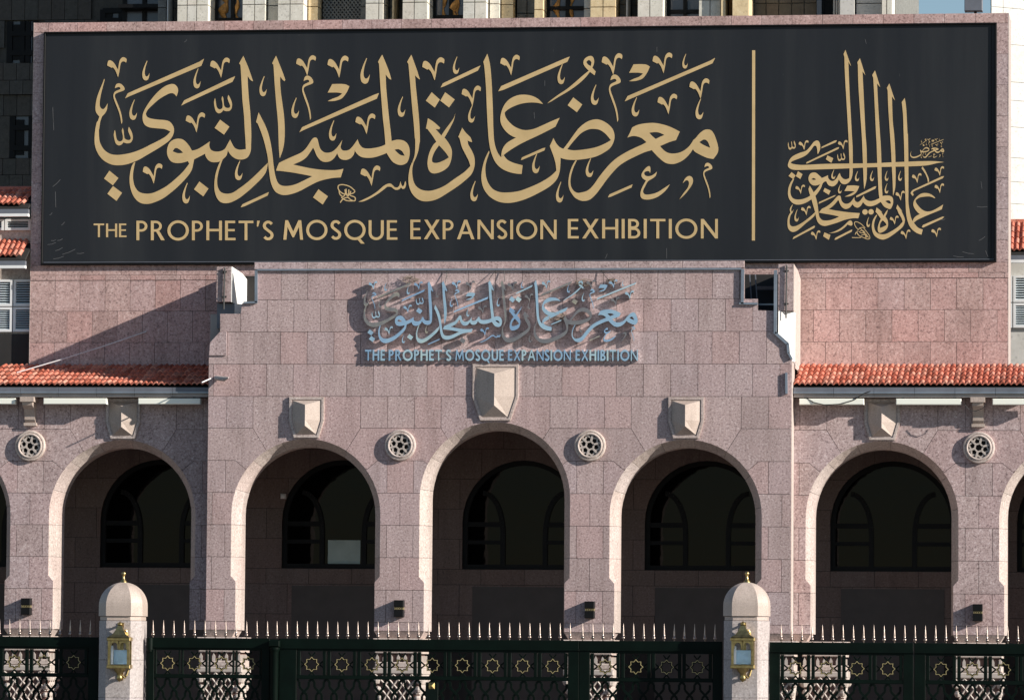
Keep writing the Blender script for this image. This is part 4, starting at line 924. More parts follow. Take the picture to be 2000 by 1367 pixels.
t = empty('spot_bracket', P(430, 742, 0), 'pale bracket arm with short grey tube at the left edge of the block', 'bracket')
MB().tube([P(394, 747, -.42), P(405, 742, -.25), P(412, 739, -.02)], .013).build('arm', M['whitecable'], t)
MB().tube([P(422, 738, -.02), P(438, 740, -.16), P(446, 737.5, -.22)], [.05, .05, .012], 10).build('tube', M['fascia'], t, smooth=True)
# ---------------------------------------------------------------- the large sign
YS = YA-.05
sg = empty('exhibition_sign', ((SX0+SX1)/2, YS, SZ0), 'wide charcoal sign with gold calligraphy and THE PROPHET\'S MOSQUE EXPANSION EXHIBITION', 'sign')
MB().box(SX0+.03, SX1-.03, YS, YA+.02, SZ0+.03, SZ1-.03).build('panel', M['sign'], sg)
for nm, b in (('frame', (SX0, SX1, SZ1-.034, SZ1)), ('frame', (SX0, SX1, SZ0, SZ0+.034)), ('frame', (SX0, SX0+.034, SZ0+.035, SZ1-.035)), ('frame', (SX1-.034, SX1, SZ0+.035, SZ1-.035))):
    MB().box(b[0], b[1], YS-.05, YA+.03, b[2], b[3], .006).build(nm, M['black'], sg)
MB().box(SX0+.05, SX1-.05, YS-.012, YS-.001, SZ0+.05, SZ0+.062).build('bead', M['gutter'], sg)
MB().box(SX1-.11, SX1-.10, YS-.012, YS-.001, SZ0+.07, SZ1-.05).build('bead', M['black'], sg)
_k = [0]
def on_sign(name, adds, subs=()):
    _k[0] += 1; y = YS-.004-(_k[0] % 7)*.0007; mb = MB()
    if fill_prism(mb, adds, subs, lambda p: (lambda q: (q.x, q.z))(P(p[0], p[1], YS)), y, YS-.0005): mb.build(name, M['gold'], sg)
for nm, o_, h_ in G_MAIN: on_sign(nm, o_, h_)
on_sign('signature', SIG1); on_sign('signature', SIG2)
on_sign('emblem', G_LOGO, H_LOGO)
for nm, o_, h_ in L_SMALL: on_sign('emblem_'+nm, [o_], h_)
sm = lambda q: [(1680+(975+(x-940)*665/465.)*.1002, 260+(110+(y-105)*380/290.)*.1002) for x, y in q]
for nm, o_, h_ in G_MAIN:
    xs = [p[0] for q in o_ for p in q]
    if min(xs) > 936 and sum(xs)/len(xs) > 1050: on_sign('emblem_small_'+nm, [sm(q) for q in o_], [sm(q) for q in h_])
on_sign('divider', [[(1469, 99), (1475, 99), (1474.5, 470), (1468.5, 470)]])
TXT = (("THE", 183, 247, 463.5, 26.5, .13), ("PROPHET'S", 266.5, 534, 469.5, 38, .15), ("MOSQUE", 553.5, 776, 468.5, 38, .15), ("EXPANSION", 801.5, 1087, 467.5, 38, .15), ("EXHIBITION", 1109, 1402, 466, 38, .16))
for tx, a, b, vb, h, gp in TXT:
    for ch, ad, su in set_text(tx, a, b, vb, h, gp): on_sign('capital', ad, su)
# scratches in the lower corners of the sheet
for u, v, du, dv in [(100, 470, 9, -1), (93, 478, 16, -4), (112, 470, 10, -3), (108, 490, 14, -6), (122, 497, 25, -10), (104, 506, 20, -5), (150, 495, 14, -1), (97, 420, 5, -4), (108, 375, 1, 30), (103, 365, 15, -14), (103, 210, 1, 28), (104, 235, 1, 20), (120, 440, 6, -6), (1838, 430, 8, -2), (1908, 404, 20, 0), (1912, 470, 12, -8), (1925, 490, 5, 12), (1880, 492, 22, 4), (1690, 78, 2, 8), (360, 83, 5, -5), (1182, 505, 4, -9), (1916, 355, 2, 14), (1862, 500, 20, 2), (1064, 158, 0, 10), (1043, 220, 1, 12), (1283, 93, 0, 9), (1302, 485, 0, 20)]:
    q = thick([(u, v), (u+du*.5, v+dv*.5+1), (u+du, v+dv)], .9); mb = MB()
    if fill_prism(mb, q, [], lambda p: (lambda w_: (w_.x, w_.z))(P(p[0], p[1], YS)), YS-.0025, YS-.0005): mb.build('scratch', M['scratch'], sg)

# ---------------------------------------------------------------- polished letters on the block
ml = empty('metal_lettering', (PX(975, 706, 0), -.1, PZ(975, 706, 0)), 'raised polished metal calligraphy and capitals mounted on the granite above the middle arch', 'sign')
fx, fy = (1246-709)/(1404-184.), (672-546)/(402-105.)
mm = lambda q: [(709+(x-184)*fx, 546+(y-105)*fy+(x-184)*.0006) for x, y in q]
def metal(name, adds, subs, y0, th, tilt):
    mb = MB()
    if not fill_prism(mb, adds, subs, lambda p: (lambda q: (q.x, q.z))(P(p[0], p[1], y0)), y0, y0+th, back=True): return
    xs = [p.x for p in mb.v]; zs = [p.z for p in mb.v]; O = Vector(((min(xs)+max(xs))/2, y0, (min(zs)+max(zs))/2))
    o = mb.build(name, M['polished'], ml, O=O); o.rotation_euler = tilt
rnd = random.Random(11)
for i, (nm, o_, h_) in enumerate(G_MAIN):
    if nm == 'accent' and rnd.random() < .10: continue
    big = nm in ('letter', 'letter_group'); a = .045 if big else .10
    metal(nm, [mm(q) for q in o_], [mm(q) for q in h_], -.112+rnd.uniform(-.016, .012), .095, (rnd.uniform(-.07, -.012) if (rnd.random() < .66 if not big else i not in (1, 5, 9, 15)) else rnd.uniform(.05, .12), rnd.uniform(-.01, .01), rnd.uniform(-a, a)))
mb = MB()
for i in range(26):
    u = 715+i*20.5+rnd.uniform(-6, 6); v = rnd.uniform(560, 660); p = P(u, v, -.08); mb.tube([p, (p.x, .01, p.z)], .008, 5)
mb.build('standoffs', M['steel'], ml)
for tx, a, b in (("THE", 713, 752), ("PROPHET'S", 759, 881), ("MOSQUE", 889.5, 984), ("EXPANSION", 992, 1115), ("EXHIBITION", 1124, 1246)):
    for ch, ad, su in set_text(tx, a, b, 704.5+(a-713)*.0004, 21.5, .13, LAT=LATB):
        if ch == "'" : continue
        metal('capital', ad, su, -.085+rnd.uniform(-.006, .006), .078, (rnd.uniform(-.07, -.012) if rnd.random() < .97 else rnd.uniform(.05, .11), 0, rnd.uniform(-.05, .05)))
MB().box(PX(714, 700, -.02), PX(1243, 700, -.02), -.035, -.012, PZ(980, 701.5, -.02), PZ(980, 699.5, -.02)).build('rail', M['steel'], ml)
MB().box(PX(714, 688, -.02), PX(1243, 688, -.02), -.035, -.012, PZ(980, 689.5, -.02), PZ(980, 687.5, -.02)).build('rail', M['steel'], ml)
# feed wires and old nests of twigs on the lettering
for i, (pts, lb) in enumerate(((((873, 528), (872, 540), (870, 552)), 'left'), (((969, 527), (962, 536), (955, 546)), 'middle'), (((1174, 527), (1180, 537), (1190, 548)), 'right'), (((984, 524), (985, 540), (986, 550)), 'centre'))):
    tag(MB().tube([P(u, v, -.03-.03*k) for k, (u, v) in enumerate(pts)], .007, 5).build('feed_wire', M['cable']), 'thin dark wire feeding the metal calligraphy from the parapet, %s one' % lb, 'wire')
for (u, v, s, lb) in ((800, 546, 10, 'left part'), (1139, 552, 12, 'upper right part'), (1195, 550, 7, 'right end'), (1085, 618, 13, 'middle right part')):
    mb = MB()
    for k in range(60):
        a = rnd.uniform(0, 6.28); r_ = s*math.sqrt(rnd.random()); p = P(u+r_*math.cos(a)*1.5, v+r_*math.sin(a)*.7, -.10+rnd.uniform(-.03, .06))
        d = Vector((rnd.uniform(-1, 1), rnd.uniform(-.5, .5), rnd.uniform(-.5, .5)))*.07; mb.tube([p-d, p+Vector((0, 0, rnd.uniform(-.01, .01))), p+d], .004, 3)
    tag(mb.build('twig_nest', plain('twigs_%d' % u, (.24, .19, .15), .9)), 'tangle of dry twigs lodged in the metal calligraphy, %s' % lb, 'nest')
# ---------------------------------------------------------------- fence, gates and posts
YF = -4.0
KF = (PX(1100, 1300, YF)-PX(1000, 1300, YF))/100.
zf = lambda v: PZ(785, v, YF)                 # heights read on one upright
ZRT, ZRB = zf(1248), zf(1266)                 # top rail
ZS = zf(1298); ZLT = zf(1327)                 # star row axis, top of the lattice
def spike_mesh():
    mb = MB(); s = .0108
    mb.lathe([(.6*s, 0), (1.1*s, .012), (1.1*s, .03), (2.6*s, .045), (3.1*s, .062), (2.6*s, .078), (1.6*s, .088), (2.1*s, .098), (1.6*s, .108), (1.75*s, .13), (1.0*s, .23), (.15*s, .335)], (0, 0, 0), 10)
    return mb.mesh('spike', M['bronze'], smooth=True)
SPIKE = spike_mesh()
def star_pts(r, n=8, k=.74): return [(r*(1 if i % 2 == 0 else k)*math.cos(math.pi*i/n+math.pi/2), r*(1 if i % 2 == 0 else k)*math.sin(math.pi*i/n+math.pi/2)) for i in range(2*n)]
def star_mesh():
    a, b = MB(), MB(); r = 14.6*KF
    o = star_pts(r); i_ = star_pts(r-.014)
    fill_prism(a, [o], [i_], idm, -.018, .0); return a.mesh('star', M['gold_line'])
STAR = star_mesh()
def starback_mesh():
    mb = MB(); r = 15.6*KF; h = 22.5*KF
    fill_prism(mb, [star_pts(r)]+[q for q in thick([(0, r*.95), (-.06, h)], .028)+thick([(0, r*.95), (.06, h)], .028)+thick([(0, -r*.95), (-.06, -h)], .028)+thick([(0, -r*.95), (.06, -h)], .028)
        + thick([(r*.95, 0), (h, .06)], .028)+thick([(r*.95, 0), (h, -.06)], .028)+thick([(-r*.95, 0), (-h, .06)], .028)+thick([(-r*.95, 0), (-h, -.06)], .028)], [star_pts(r-.05)], idm, .0, .03, back=True)
    return mb.mesh('star_net', M['green'])
STARNET = starback_mesh()
def lattice(mb, x0, x1, z1, z0, per, w=.044):
    """interlaced ogee grille between x0..x1, z0..z1"""
    shape = [(0, 0), (.19, .17), (.19, .50), (.69, 1.03), (.69, 1.36), (.88, 1.55), (.88, 1.88), (1.38, 2.41)]
    H = 2.41*per
    for s in (1, -1):
        i = -6
        while x0+i*per < x1+6*per:
            pts = []; off = x0+i*per; k = 0; zz = z1; xx = off
            while zz > z0 and k < 12:
                seg = [(off+s*a*per+s*k*1.38*per, z1-k*H-b*per) for a, b in shape]
                pts += seg if not pts else seg[1:]; zz = seg[-1][1]; k += 1
            for p, q in zip(pts[:-1], pts[1:]):
                if q[1] < z0: break
                if min(p[0], q[0]) < x0-.001 or max(p[0], q[0]) > x1+.001: continue
                mb.quadbar(p, q, w, YF-.012*(s+1)/2-.006, YF+.02-.012*(s+1)/2)
            i += 1
def fence_bay(t, u0, u1, stars, rail=True, dark=False):
    """one framed panel between picture columns u0..u1; stars are the axes of the star squares"""
    x0, x1 = PX(u0, 1300, YF), PX(u1, 1300, YF); mt = M['green']
    MB().box(x0, x1, YF-.045, YF+.045, ZRB, ZRT, .008).build('top_rail', mt, t)
    MB().box(x0+.002, x1-.002, YF-.062, YF-.046, ZRB-.012, ZRB+.02).build('moulding', mt, t)
    xs = [PX(u, 1300, YF) for u in stars]; hs = (xs[1]-xs[0])/2 if len(xs) > 1 else .29
    xa, xb = xs[0]-hs, xs[-1]+hs
    MB().box(x0, xa, YF-.04, YF+.04, .1, ZRB-.002, .006).build('stile', mt, t); MB().box(xb, x1, YF-.04, YF+.04, .1, ZRB-.002, .006).build('stile', mt, t)
    MB().box(xa, xb, YF-.035, YF+.035, ZLT, ZLT+.075, .006).build('mid_rail', mt, t)
    MB().box(xa, xb, YF-.035, YF+.035, ZRB-.06, ZRB-.003, .006).build('upper_rail', mt, t)
    MB().box(xa, xb, YF-.035, YF+.035, .1, .35, .006).build('bottom_rail', mt, t)
    op = 22.0*KF
    for i, x in enumerate(xs):
        for s in (-1, 1):
            a, b = (x-hs+.012, x-op) if s < 0 else (x+op, x+hs-.012)
            MB().box(a, b, YF-.03, YF+.03, ZLT+.076, ZRB-.062, .006).build('divider', mt, t)
        inst(STARNET, 'star_net', (x, YF-.008, ZS), t); inst(STAR, 'star', (x, YF-.009, ZS), t)
    mb = MB(); lattice(mb, xa, xb, ZLT, .35, (xs[1]-xs[0])/2 if len(xs) > 1 else .3); mb.build('grille', mt, t)
def spikes(t, u0, u1, pitch=19.75):
    u = u0
    while u < u1: inst(SPIKE, 'spike', (PX(u, 1230, YF), YF, ZRT-.004), t); u += pitch
f1 = empty('fence_panel', (PX(100, 1367, YF), YF, 0), 'dark green fence panel with star squares left of the left post', 'fence', 'green fence panels')
fence_bay(f1, -30, 193, (-30+0, 28, 86, 144)); spikes(f1, -1.0, 190)
g1 = empty('gate_leaf', (PX(410, 1367, YF), YF, 0), 'narrow green gate leaf with four gold stars beside the left post', 'gate', 'green gate leaves')
fence_bay(g1, 290, 527, (327.6, 380, 432.5, 485)); spikes(g1, 299, 530, 20.3)
g2 = empty('gate_leaf', (PX(840, 1367, YF), YF, 0), 'wide green gate leaf with nine gold stars before the middle arch', 'gate', 'green gate leaves')
fence_bay(g2, 546, 1131, [609+58.85*i for i in range(9)]); spikes(g2, 541, 1131, 19.75)
g3 = empty('gate_leaf', (PX(1270, 1367, YF), YF, 0), 'green gate leaf with four gold stars left of the right post', 'gate', 'green gate leaves')
fence_bay(g3, 1131.4, 1411, (1182, 1242, 1302, 1362)); spikes(g3, 1133+5, 1408, 19.9)
f2 = empty('fence_panel', (PX(1650, 1367, YF), YF, 0), 'dark green fence panel with four star squares right of the right post', 'fence', 'green fence panels')
fence_bay(f2, 1503, 1784, (1553.7, 1613.8, 1674, 1734)); spikes(f2, 1526, 1784, 20.1)
f3 = empty('fence_panel', (PX(1900, 1367, YF), YF, 0), 'dark green fence panel with star squares at the right edge', 'fence', 'green fence panels')
fence_bay(f3, 1786, 2040, (1838, 1899, 1960, 2021)); spikes(f3, 1526+13*20.1, 2030, 20.1)
# turned gate post, lock
t = empty('gate_post', (PX(537, 1367, YF), YF, 0), 'slim round green gate post with moulded cap between the gate leaves', 'post')
x = PX(537, 1300, YF-.05); MB().lathe([(.075, 0), (.075, zf(1275)), (.09, zf(1272)), (.10, zf(1269)), (.10, zf(1266)), (.07, zf(1265))], (x, YF-.10, 0), 16).build('shaft', M['green'], t, smooth=True)
MB().box(x-.10, x+.10, YF-.18, YF-.05, zf(1264), zf(1252), .01).build('hinge', M['green'], t)
MB().box(PX(528, 1300, YF), PX(545, 1300, YF), YF-.035, YF+.035, .1, ZRT-.012).build('back_plate', M['green_dark'], t)
t = empty('gate_lock', (PX(844, 1350, YF), YF, zf(1367)), 'square green lock box with brass stud on the wide gate leaf', 'lock')
x = PX(844.5, 1340, YF); MB().box(x-.12, x+.12, YF-.075, YF-.04, zf(1367)-.2, zf(1331), .006).build('plate', M['green_dark'], t)
zq = zf(1338); MB().add([(x-.055, YF-.078, zq-.06), (x+.055, YF-.078, zq-.06), (x+.055, YF-.078, zq+.06), (x-.055, YF-.078, zq+.06), (x, YF-.12, zq)], [(0, 1, 4), (1, 2, 4), (2, 3, 4), (3, 0, 4), (3, 2, 1, 0)]).build('stud', M['brass'], t)
t = empty('hinge_post', (PX(292, 1300, YF), YF, zf(1290)), 'slim green hinge post with stepped barrel beside the left granite post', 'post')
x = PX(293, 1270, YF); MB().lathe([(.07, zf(1272)), (.07, zf(1249))], (x, YF-.03, 0), 14).build('barrel', M['green'], t, smooth=True); MB().lathe([(.035, zf(1277)), (.05, zf(1275)), (.05, zf(1273))], (x, YF-.03, 0), 12).build('collar', M['green'], t, smooth=True)
MB().box(x-.07, x+.09, YF-.03, YF+.03, .1, zf(1272)-.01).build('stile', M['green_dark'], t)

# granite posts with lanterns
def post(u, label, lab2):
    cx = PX(u, 1250, YF); s = 1.0; f, c = .235, .175      # half front face, chamfer
    plan = [(-f-c, -f), (-f, -f-c), (f, -f-c), (f+c, -f), (f+c, f), (f, f+c), (-f, f+c), (-f-c, f)]
    t = empty('gate_pier', (cx, YF, 0), label, 'post', 'granite posts with domed caps')
    zz = lambda v: PZ(u, v, YF-.35)
    def oct_(prof_, nm, mt, smooth=False): MB().lathe(prof_, (cx, YF, 0), plan=plan).build(nm, M[mt], t)
    joints = [zz(1211.5), zz(1288), zz(1362), zz(1440), zz(1520), 0.0]
    for a, b in zip(joints[:-1], joints[1:]): oct_([(1, b+.003), (1, a-.003)], 'drum', 'granite_post')
    oct_([(.965, zz(1211)), (.965, zz(1203.5))], 'neck', 'granite_cap')
    zb, zt = zz(1202.5), zz(1136); h = zt-zb
    oct_([(1.03, zb), (1.03, zb+h*.30)]+[(1.03*math.cos(a*math.pi/24)+.0, zb+h*.30+h*.70*math.sin(a*math.pi/24)) for a in range(1, 12)]+[(.03, zt)], 'dome', 'granite_cap')
    zt2 = zt-.012
    MB().lathe([(.07, zt2), (.065, zt2+.02), (.035, zt2+.06), (.022, zt2+.10), (.022, zt2+.13), (.03, zt2+.135), (.045, zt2+.165), (.045, zt2+.18), (.03, zt2+.205), (.004, zt2+.215)], (cx, YF, 0), 14).build('finial', M['brass'], t, smooth=True)
    # lantern on the front face
    yf = YF-f-c; ul = u-8.5; q = lambda v: PZ(u, v, yf-.28)
    lx = PX(ul, 1270, yf-.22); ly = yf-.115; L = empty('lantern', (lx, ly, q(1330)), lab2, 'lantern', 'brass lanterns on the posts')
    w = .185; wy = .095; z0, z1 = q(1303), q(1246)
    for sx in (-1, 1):
        for sy in (-1, 1): MB().box(lx+sx*w-.022, lx+sx*w+.022, ly+sy*wy-.018, ly+sy*wy+.018, z0+.04, z1-.04).build('corner_post', M['brass'], L)
    MB().box(lx-w-.04, lx+w+.04, ly-wy-.03, ly+wy+.018, z0-.02, z0+.05, .012).build('base', M['brass'], L)
    MB().box(lx-w-.04, lx+w+.04, ly-wy-.03, ly+wy+.018, z1-.05, z1+.015, .012).build('cornice', M['brass'], L)
    sqp = [(-1, -1), (1, -1), (1, 1), (-1, 1)]
    MB().lathe([(w+.03, z1+.016), (w*.72, z1+.07), (w*.42, z1+.15), (w*.26, z1+.22), (w*.22, z1+.24)], (lx, ly, 0), plan=[(-1, -.62), (1, -.62), (1, .56), (-1, .56)]).build('roof', M['brass'], L)
    MB().lathe([(.02, z1+.24), (.05, z1+.26), (.05, z1+.28), (.025, z1+.30), (.005, z1+.32)], (lx, ly, 0), 12).build('knob', M['brass'], L, smooth=True)
    for a in (-.085, .085):                                   # twin-arched valance
        mb = MB(); x0, x1 = lx+a-.075, lx+a+.075
        hole = [(lx+a-.062, z1-.30)]+[(lx+a+.062*math.cos(math.pi-math.pi*i/8), z1-.15+.07*math.sin(math.pi*i/8)) for i in range(9)]+[(lx+a+.062, z1-.30)]
        fill_prism(mb, [[(x0, z1-.05), (x1, z1-.05), (x1, z1-.17), (lx+a+(.075 if a < 0 else .065), z1-.20), (lx+a-(.075 if a > 0 else .065), z1-.20), (x0, z1-.17)]], [hole], idm, ly-wy-.012, ly-wy+.004, back=True); mb.build('valance', M['brass'], L)
    for sx in (0, 1):
        if sx == 0: MB().box(lx-w+.02, lx+w-.02, ly-wy+.006, ly-wy+.010, z0+.05, z1-.05).build('pane', M['lglass'], L)
        else: MB().box(lx+w-.010, lx+w-.006, ly-wy+.02, ly+wy-.02, z0+.05, z1-.05).build('pane', M['lglass'], L); MB().box(lx-w+.006, lx-w+.010, ly-wy+.02, ly+wy-.02, z0+.05, z1-.05).build('pane', M['lglass'], L)
    MB().box(lx-.13, lx+.14, ly+wy-.03, ly+wy-.015, z0+.06, z1-.22).build('reflector', M['lining'], L)
    MB().box(lx-.165, lx-.125, ly-.03, ly+.01, z0+.06, z1-.14).build('tube', M['white'], L)
    MB().lathe([(w*.62, z0-.02), (w*.55, z0-.06), (w*.30, z0-.11), (w*.22, z0-.16), (.055, z0-.19), (.05, z0-.22), (.025, z0-.25), (.004, z0-.27)], (lx, ly, 0), 14, 1., .7).build('pendant', M['brass'], L, smooth=True)
    MB().box(lx-.05, lx+.05, yf-.02, yf+.001, z0-.24, z1+.30).build('back_plate', M['brass'], L)  # plate added behind the lantern for the shading it gives
    MB().box(lx-.018, lx+.018, ly+.02, yf-.021, z1+.24, z1+.275).build('stay', M['brass'], L); MB().box(lx-.018, lx+.018, ly+.02, yf-.021, z0-.22, z0-.18).build('stay', M['brass'], L)
    for zc_, s in ((z1+.10, 1), (z0-.14, -1)):
        pts = [(lx+.03, ly+.03, zc_)]+[(lx+.05+.10*k/6, ly+.05+(yf-ly-.05)*k/6, zc_+s*(.10*math.sin(k/6*math.pi)-.10*k/6)) for k in range(1, 7)]
        MB().tube(pts, .016, 6).build('bracket_arm', M['brass'], L, smooth=True)
post(240, 'pale granite post with domed cap at the left gate', 'brass wall lantern with blue glass on the left granite post')
post(1458.5, 'pale granite post with domed cap at the right gate', 'brass wall lantern with blue glass on the right granite post')
# ---------------------------------------------------------------- pavilions just behind the wings
def pavilion(L):
    Yp = 2.05 if L else 4.6
    u0, u1 = (-50, 80) if L else (1950, 2050); um = 25 if L else 1988
    x0, x1 = (PX(u0, 500, Yp), AX0-.012) if L else (PX(u0, 500, Yp), PX(u1, 500, Yp)); q = lambda v, Y=Yp: PZ(um, v, Y)
    t = empty('shuttered_pavilion', ((x0+x1)/2, Yp, 0), 'old pavilion with white louvred shutters and red tiles past the '+('left' if L else 'right')+' end of the attic', 'building', 'shuttered pavilions')
    dv = 0 if L else -8
    MB().box(x0, x1, Yp+.06, Yp+1.2, q(735), q(440 if L else 470)).build('wall', M['marble'] if L else M['palestone'], t)
    if L:
        ztop = [(460, 505, 4), (374, 404, 3)]
    else:
        ztop = [(438, 494, 5)]
    for a, b, r in ztop:
        e = (-.55 if a > 430 else -.35) if L else -.55; zb, zt = PZ(um, b, Yp+e), PZ(um, a, Yp+e+.9)
        tiled_roof(t, x0, x1, Yp+e, zb, Yp+e+.9, zt, r)
        MB().box(x0, x1, Yp+e-.02, Yp+e+.12, zb-.14, zb-.05).build('fascia', M['gutter'], t); MB().box(x0, x1, Yp+e-.03, Yp+e+.12, zb-.20, zb-.143).build('eave_board', M['white'], t)
        k = x0
        while k < x1:
            if a < 430 or not L:
                mb = MB(); pts = [(k, Yp+e+.9, zt+.03), (k+.36, Yp+e+.9, zt+.03)]; mb.tube(pts, .075, 8); mb.build('ridge_tile', M['tile'], t)
            k += .34
    # louvred shutters
    def shutter(xa, xb, z0, z1, n, mt='bluewhite'):
        s = .05; y = Yp
        for b in ((xa, xa+s, z0, z1), (xb-s, xb, z0, z1), (xa+s, xb-s, z0, z0+s), (xa+s, xb-s, z1-s, z1)): MB().box(b[0], b[1], y-.01, y+.05, b[2], b[3]).build('shutter_frame', M['white'], t)
        MB().box(xa+s, xb-s, y+.045, y+.055, z0+s, z1-s).build('shutter_back', M['black'], t)
        h = (z1-z0-2*s)/n
        for i in range(n):
            zc = z0+s+(i+.5)*h
            MB().add([(xa+s, y+.0, zc-h*.36), (xb-s, y+.0, zc-h*.36), (xb-s, y+.04, zc+h*.12), (xa+s, y+.04, zc+h*.12), (xa+s, y+.004, zc-h*.46), (xb-s, y+.004, zc-h*.46)], [(0, 1, 2, 3), (4, 5, 1, 0)]).build('slat', M[mt], t)
    pitch = .56
    xs = PX(26, 600, Yp) if L else PX(1979, 600, Yp)
    for k in range(-2, 3):
        xa = xs+(k-1)*pitch; xb = xa+pitch-.02
        if xb < x0 or xa > x1: continue
        shutter(xa, xb, q(598+dv), q(546+dv), 9); shutter(xa, xb, q(648+dv), q(600+dv), 9)
        if L: shutter(xa-.2, xb-.2, q(450), q(428), 4)
    if L: MB().box(x0, x1, Yp-.01, Yp+.058, q(735), q(652)).build('shade_sheet', M['dark_panel'], t)  # dark sheet stands in for the shade below the shutters
pavilion(True); pavilion(False)

# ---------------------------------------------------------------- hotel behind
YH = 45.0
def hx(u, v=20, Y=YH): return PX(u, v, Y)
def hz(v, Y=YH): return PZ(700, v, Y)
hotel = empty('hotel', (hx(900), YH, 0), 'cream stone hotel with dark framed windows rising behind the sign', 'building')
HT = hz(-700); MB().box(hx(232), hx(1745), YH+1.2, YH+14, 0, HT).build('core_wall', M['greystone'], hotel)  # unseen upper height raised so its shadow covers the annexe
def pan(u0, u1, d, mat, joints=(), hj=(10,), name='panel'):
    """cladding panels between u0 and u1, d metres proud of the core"""
    us = [u0]+list(joints)+[u1]; y = YH+1.2-d
    zs = [hz(60)-3, ]+[hz(v) for v in hj]+[hz(-60), hz(-120)]
    for a, b in zip(us[:-1], us[1:]):
        for z0, z1 in zip(zs[:-1], zs[1:]): MB().box(hx(a)+.012, hx(b)-.012, y, YH+1.21, z0+.012, z1-.012).build(name, M[mat], hotel)
def win(u0, u1, mull, sill, refl=()):
    x0, x1 = hx(u0), hx(u1); z0 = hz(60); z1 = hz(-60); y = YH+.75
    p = MB().box(x0, x1, y+.10, y+.14, z0, z1).build('window', M['hotelglass'], hotel)
    for a in [u0]+list(mull)+[u1]: MB().box(hx(a)-.055, hx(a)+.055, y-.02, y+.16, z0, z1).build('frame', M['black'], p)
    for v in sill: MB().box(x0, x1, y-.05, y+.09, hz(v)-.05, hz(v)+.05).build('frame_rail', M['black'], p)
    for u, wd in refl:
        pts = [(hx(u+math.sin(k*1.3)*wd*.25), y+.07, hz(44-k*8)) for k in range(13)]
        MB().tube(pts, [(.06+.035*math.sin(k*1.7+u))*wd/9 for k in range(13)], 8).build('gold_reflection', M['amber'], p, smooth=True)  # wavy amber tubes imitate golden reflections in the panes
win(232, 305, (271,), (8,)); MB().box(hx(228), hx(304), YH+.2, YH+.8, hz(9), hz(2)).build('canopy', M['black'], hotel)
pan(305, 322, 1.0, 'greystone'); pan(326, 330, 1.25, 'palestone', (), (), 'pipe'); pan(332, 349, .7, 'darkstone')
pan(350, 411, 1.5, 'cream', (369.5, 388)); win(412, 477, (445,), (30,), ((428, 16), (452, 8)))
pan(477, 522, 1.5, 'cream', (501,)); pan(523, 546, 1.2, 'cream'); pan(546, 597, 1.5, 'cream', (570,)); pan(598, 618, .9, 'warm')
# pierced screen
scr = MB().box(hx(619), hx(699), YH+.9, YH+.95, hz(60), hz(-60)).build('screen_back', M['black'], hotel)
mb = MB(); n = 12; x0, x1, z0, z1 = hx(621), hx(697), hz(60), hz(-60); st = (x1-x0)/10
for i in range(-16, 12):
    for s in (1, -1):
        for k in range(22):
            a = (x0+(i+k)*st if s > 0 else x1-(i+k)*st, z0+k*st*1.25); b = (a[0]+s*st, a[1]+st*1.25)
            if x0-.01 <= min(a[0], b[0]) and max(a[0], b[0]) <= x1+.01 and b[1] < z1: mb.quadbar(a, b, .045, YH+.84+(.015 if s > 0 else 0), YH+.89)
mb.build('screen', M['greystone'], scr)
pan(700, 716, .8, 'greystone'); pan(717, 752, 1.5, 'cream', (743,)); pan(754, 764, .6, 'greystone'); pan(765, 770, 1.2, 'warm', (), ()); pan(772, 789, .5, 'darkstone')
pan(790, 839, 1.6, 'cream', (813,)); win(840, 906, (873,), (29,), ((859, 7), (886, 6), (880, 14))); pan(907, 953, 1.5, 'cream', (930,)); pan(955, 975, 1.1, 'cream'); pan(976, 1000, .9, 'warm')
pan(1003, 1044, .5, 'greystone', (1023,), (24,)); pan(1044, 1062, 1.3, 'warm', (), (24,)); win(1063, 1139, (1102,), (14,), ((1082, 12), (1109, 8))); pan(1140, 1155, 1.2, 'cream', (), (22,)); pan(1155, 1205, 1.5, 'warm', (1180,), (22,))
pan(1206, 1222, .6, 'greystone'); pan(1223, 1227, 1.3, 'palestone', (), ()); pan(1229, 1247, .5, 'darkstone'); pan(1248, 1298, 1.6, 'cream', (1272,), (2,)); win(1300, 1365, (1333,), (23,))
pan(1366, 1409, 1.4, 'cream', (1388,)); pan(1410, 1420, 1.6, 'warm'); pan(1421, 1432, .8, 'amber', (), ()); pan(1433, 1466, 1.7, 'warm', (), (4,))
pan(1467, 1590, .1, 'darkstone', (1490, 1515, 1540, 1565), (6,)); pan(1591, 1602, .5, 'hotelglass', (), (), 'glass_fin'); pan(1603, 1624, .2, 'black', (), (), 'fin')
pan(1625, 1640, .9, 'palestone', (1630, 1635), ()); pan(1641, 1670, 1.4, 'palestone', (), ()); pan(1671, 1722, 1.0, 'palestone', (), (16,)); pan(1723, 1744, 1.5, 'cream', (1733,), ())
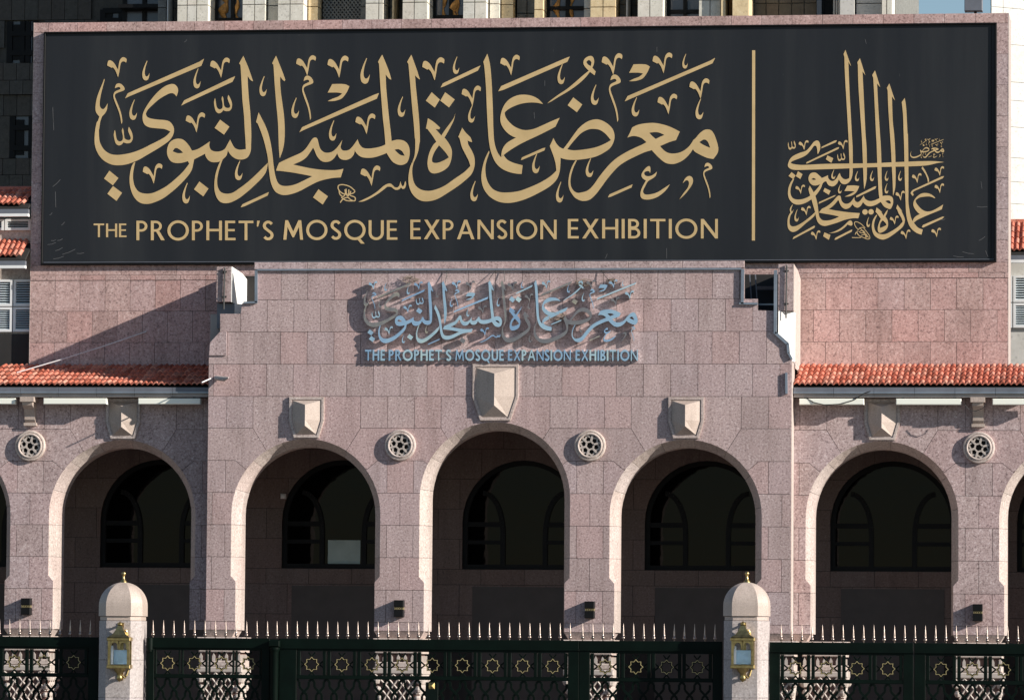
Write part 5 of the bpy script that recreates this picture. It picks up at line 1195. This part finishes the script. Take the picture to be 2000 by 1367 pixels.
# shaded set-back wing of the hotel
YD = 56.0
dk = empty('hotel_annexe', (PX(60, 200, YD), YD, 0), 'dark stone annexe in deep shade at the upper left with small windows', 'building')
dx = lambda u: PX(u, 200, YD); dz = lambda v: PZ(100, v, YD)
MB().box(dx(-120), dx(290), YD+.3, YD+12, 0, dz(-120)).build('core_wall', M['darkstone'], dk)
k = 0
vv = [-60, -15, 38, 92, 122, 156, 184, 225, 308, 340, 372, 420]
for a, b in zip(vv[:-1], vv[1:]):
    u = -100+(k % 2)*13
    while u < 285:
        hole = any(not (u+26 <= w0 or u >= w1 or b <= q0 or a >= q1) for w0, w1, q0, q1 in ((14, 64, 40, 121), (22, 66, 226, 307), (196, 232, 19, 40)))
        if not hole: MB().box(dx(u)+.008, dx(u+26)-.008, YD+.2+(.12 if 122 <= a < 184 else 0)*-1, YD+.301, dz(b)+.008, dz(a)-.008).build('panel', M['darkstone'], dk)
        u += 26
    k += 1
def dwin(u0, u1, v0, v1, mull, rails):
    p = MB().box(dx(u0), dx(u1), YD+.28, YD+.299, dz(v1), dz(v0)).build('window', M['hotelglass'], dk)
    for a in (u0, u1)+tuple(mull): MB().box(dx(a)-.09, dx(a)+.09, YD+.18, YD+.279, dz(v1), dz(v0)).build('frame', M['black'], p)
    for v in rails: MB().box(dx(u0), dx(u1), YD+.16, YD+.27, dz(v)-.08, dz(v)+.08).build('frame_rail', M['black'], p)
    MB().box(dx(u0)+.1, dx(u0+(u1-u0)*.5), YD+.22, YD+.277, dz(v1)+.1, dz(v0)-.1).build('blind', M['black'], p)
dwin(14, 64, 40, 121, (40, 49), (64, 102)); dwin(22, 66, 226, 307, (59,), (248, 288)); dwin(196, 232, 19, 42, (), (21, 40))
# pale tower at the right
YT = 72.0; x0 = PX(1936, 200, YT)
tw = empty('pale_tower', (x0+6, YT+4, 0), 'pale stone tower catching the sun at the upper right edge', 'building')
a_ = R(38); ux, uy = math.cos(a_), -math.sin(a_)*-1
def tp(s, d, z): return (x0+ux*s+math.sin(a_)*d, YT+math.sin(a_)*s-math.cos(a_)*d, z)
def tbox(s0, s1, d0, d1, z0, z1, nm, mt):
    vs = [tp(s0, d1, z0), tp(s1, d1, z0), tp(s1, d0, z0), tp(s0, d0, z0), tp(s0, d1, z1), tp(s1, d1, z1), tp(s1, d0, z1), tp(s0, d0, z1)]
    MB().add(vs, [(0, 3, 2, 1), (4, 5, 6, 7), (0, 1, 5, 4), (1, 2, 6, 5), (2, 3, 7, 6), (3, 0, 4, 7)]).build(nm, M[mt], tw)
zz = lambda v: PZ(1960, v, YT)
tbox(.5, 9, -.5, -.06, 0, zz(-80), 'core_wall', 'palestone')
vs_ = [-80, -30, 13, 84, 157, 193, 245, 305, 352, 395, 450, 520, 640]
for i, (a, b) in enumerate(zip(vs_[:-1], vs_[1:])):
    s = -.0
    for k, wd in enumerate((.5, 1.1, 1.4, 1.4)): tbox(s+.008, s+wd-.008, -.06, 0, zz(b)+.008, zz(a)-.008, 'panel', 'palestone'); s += wd
# grey box on the roof edge
t = empty('roof_loudspeaker', (PX(1901, 24, 3), 2.6, AZ1), 'grey box loudspeaker standing on the sign wall against the sky', 'loudspeaker')
MB().box(PX(1884, 10, 2.6), PX(1919, 10, 2.6), 2.5, 2.8, PZ(1900, 23, 2.6), PZ(1900, -14, 2.6), .01).build('cabinet', M['gutter'], t)
MB().tube([(PX(1905, 20, 2.65), 2.65, AZ1-.01), (PX(1905, 20, 2.65), 2.65, PZ(1900, 22, 2.6))], .03, 8).build('stand', M['black'], t)
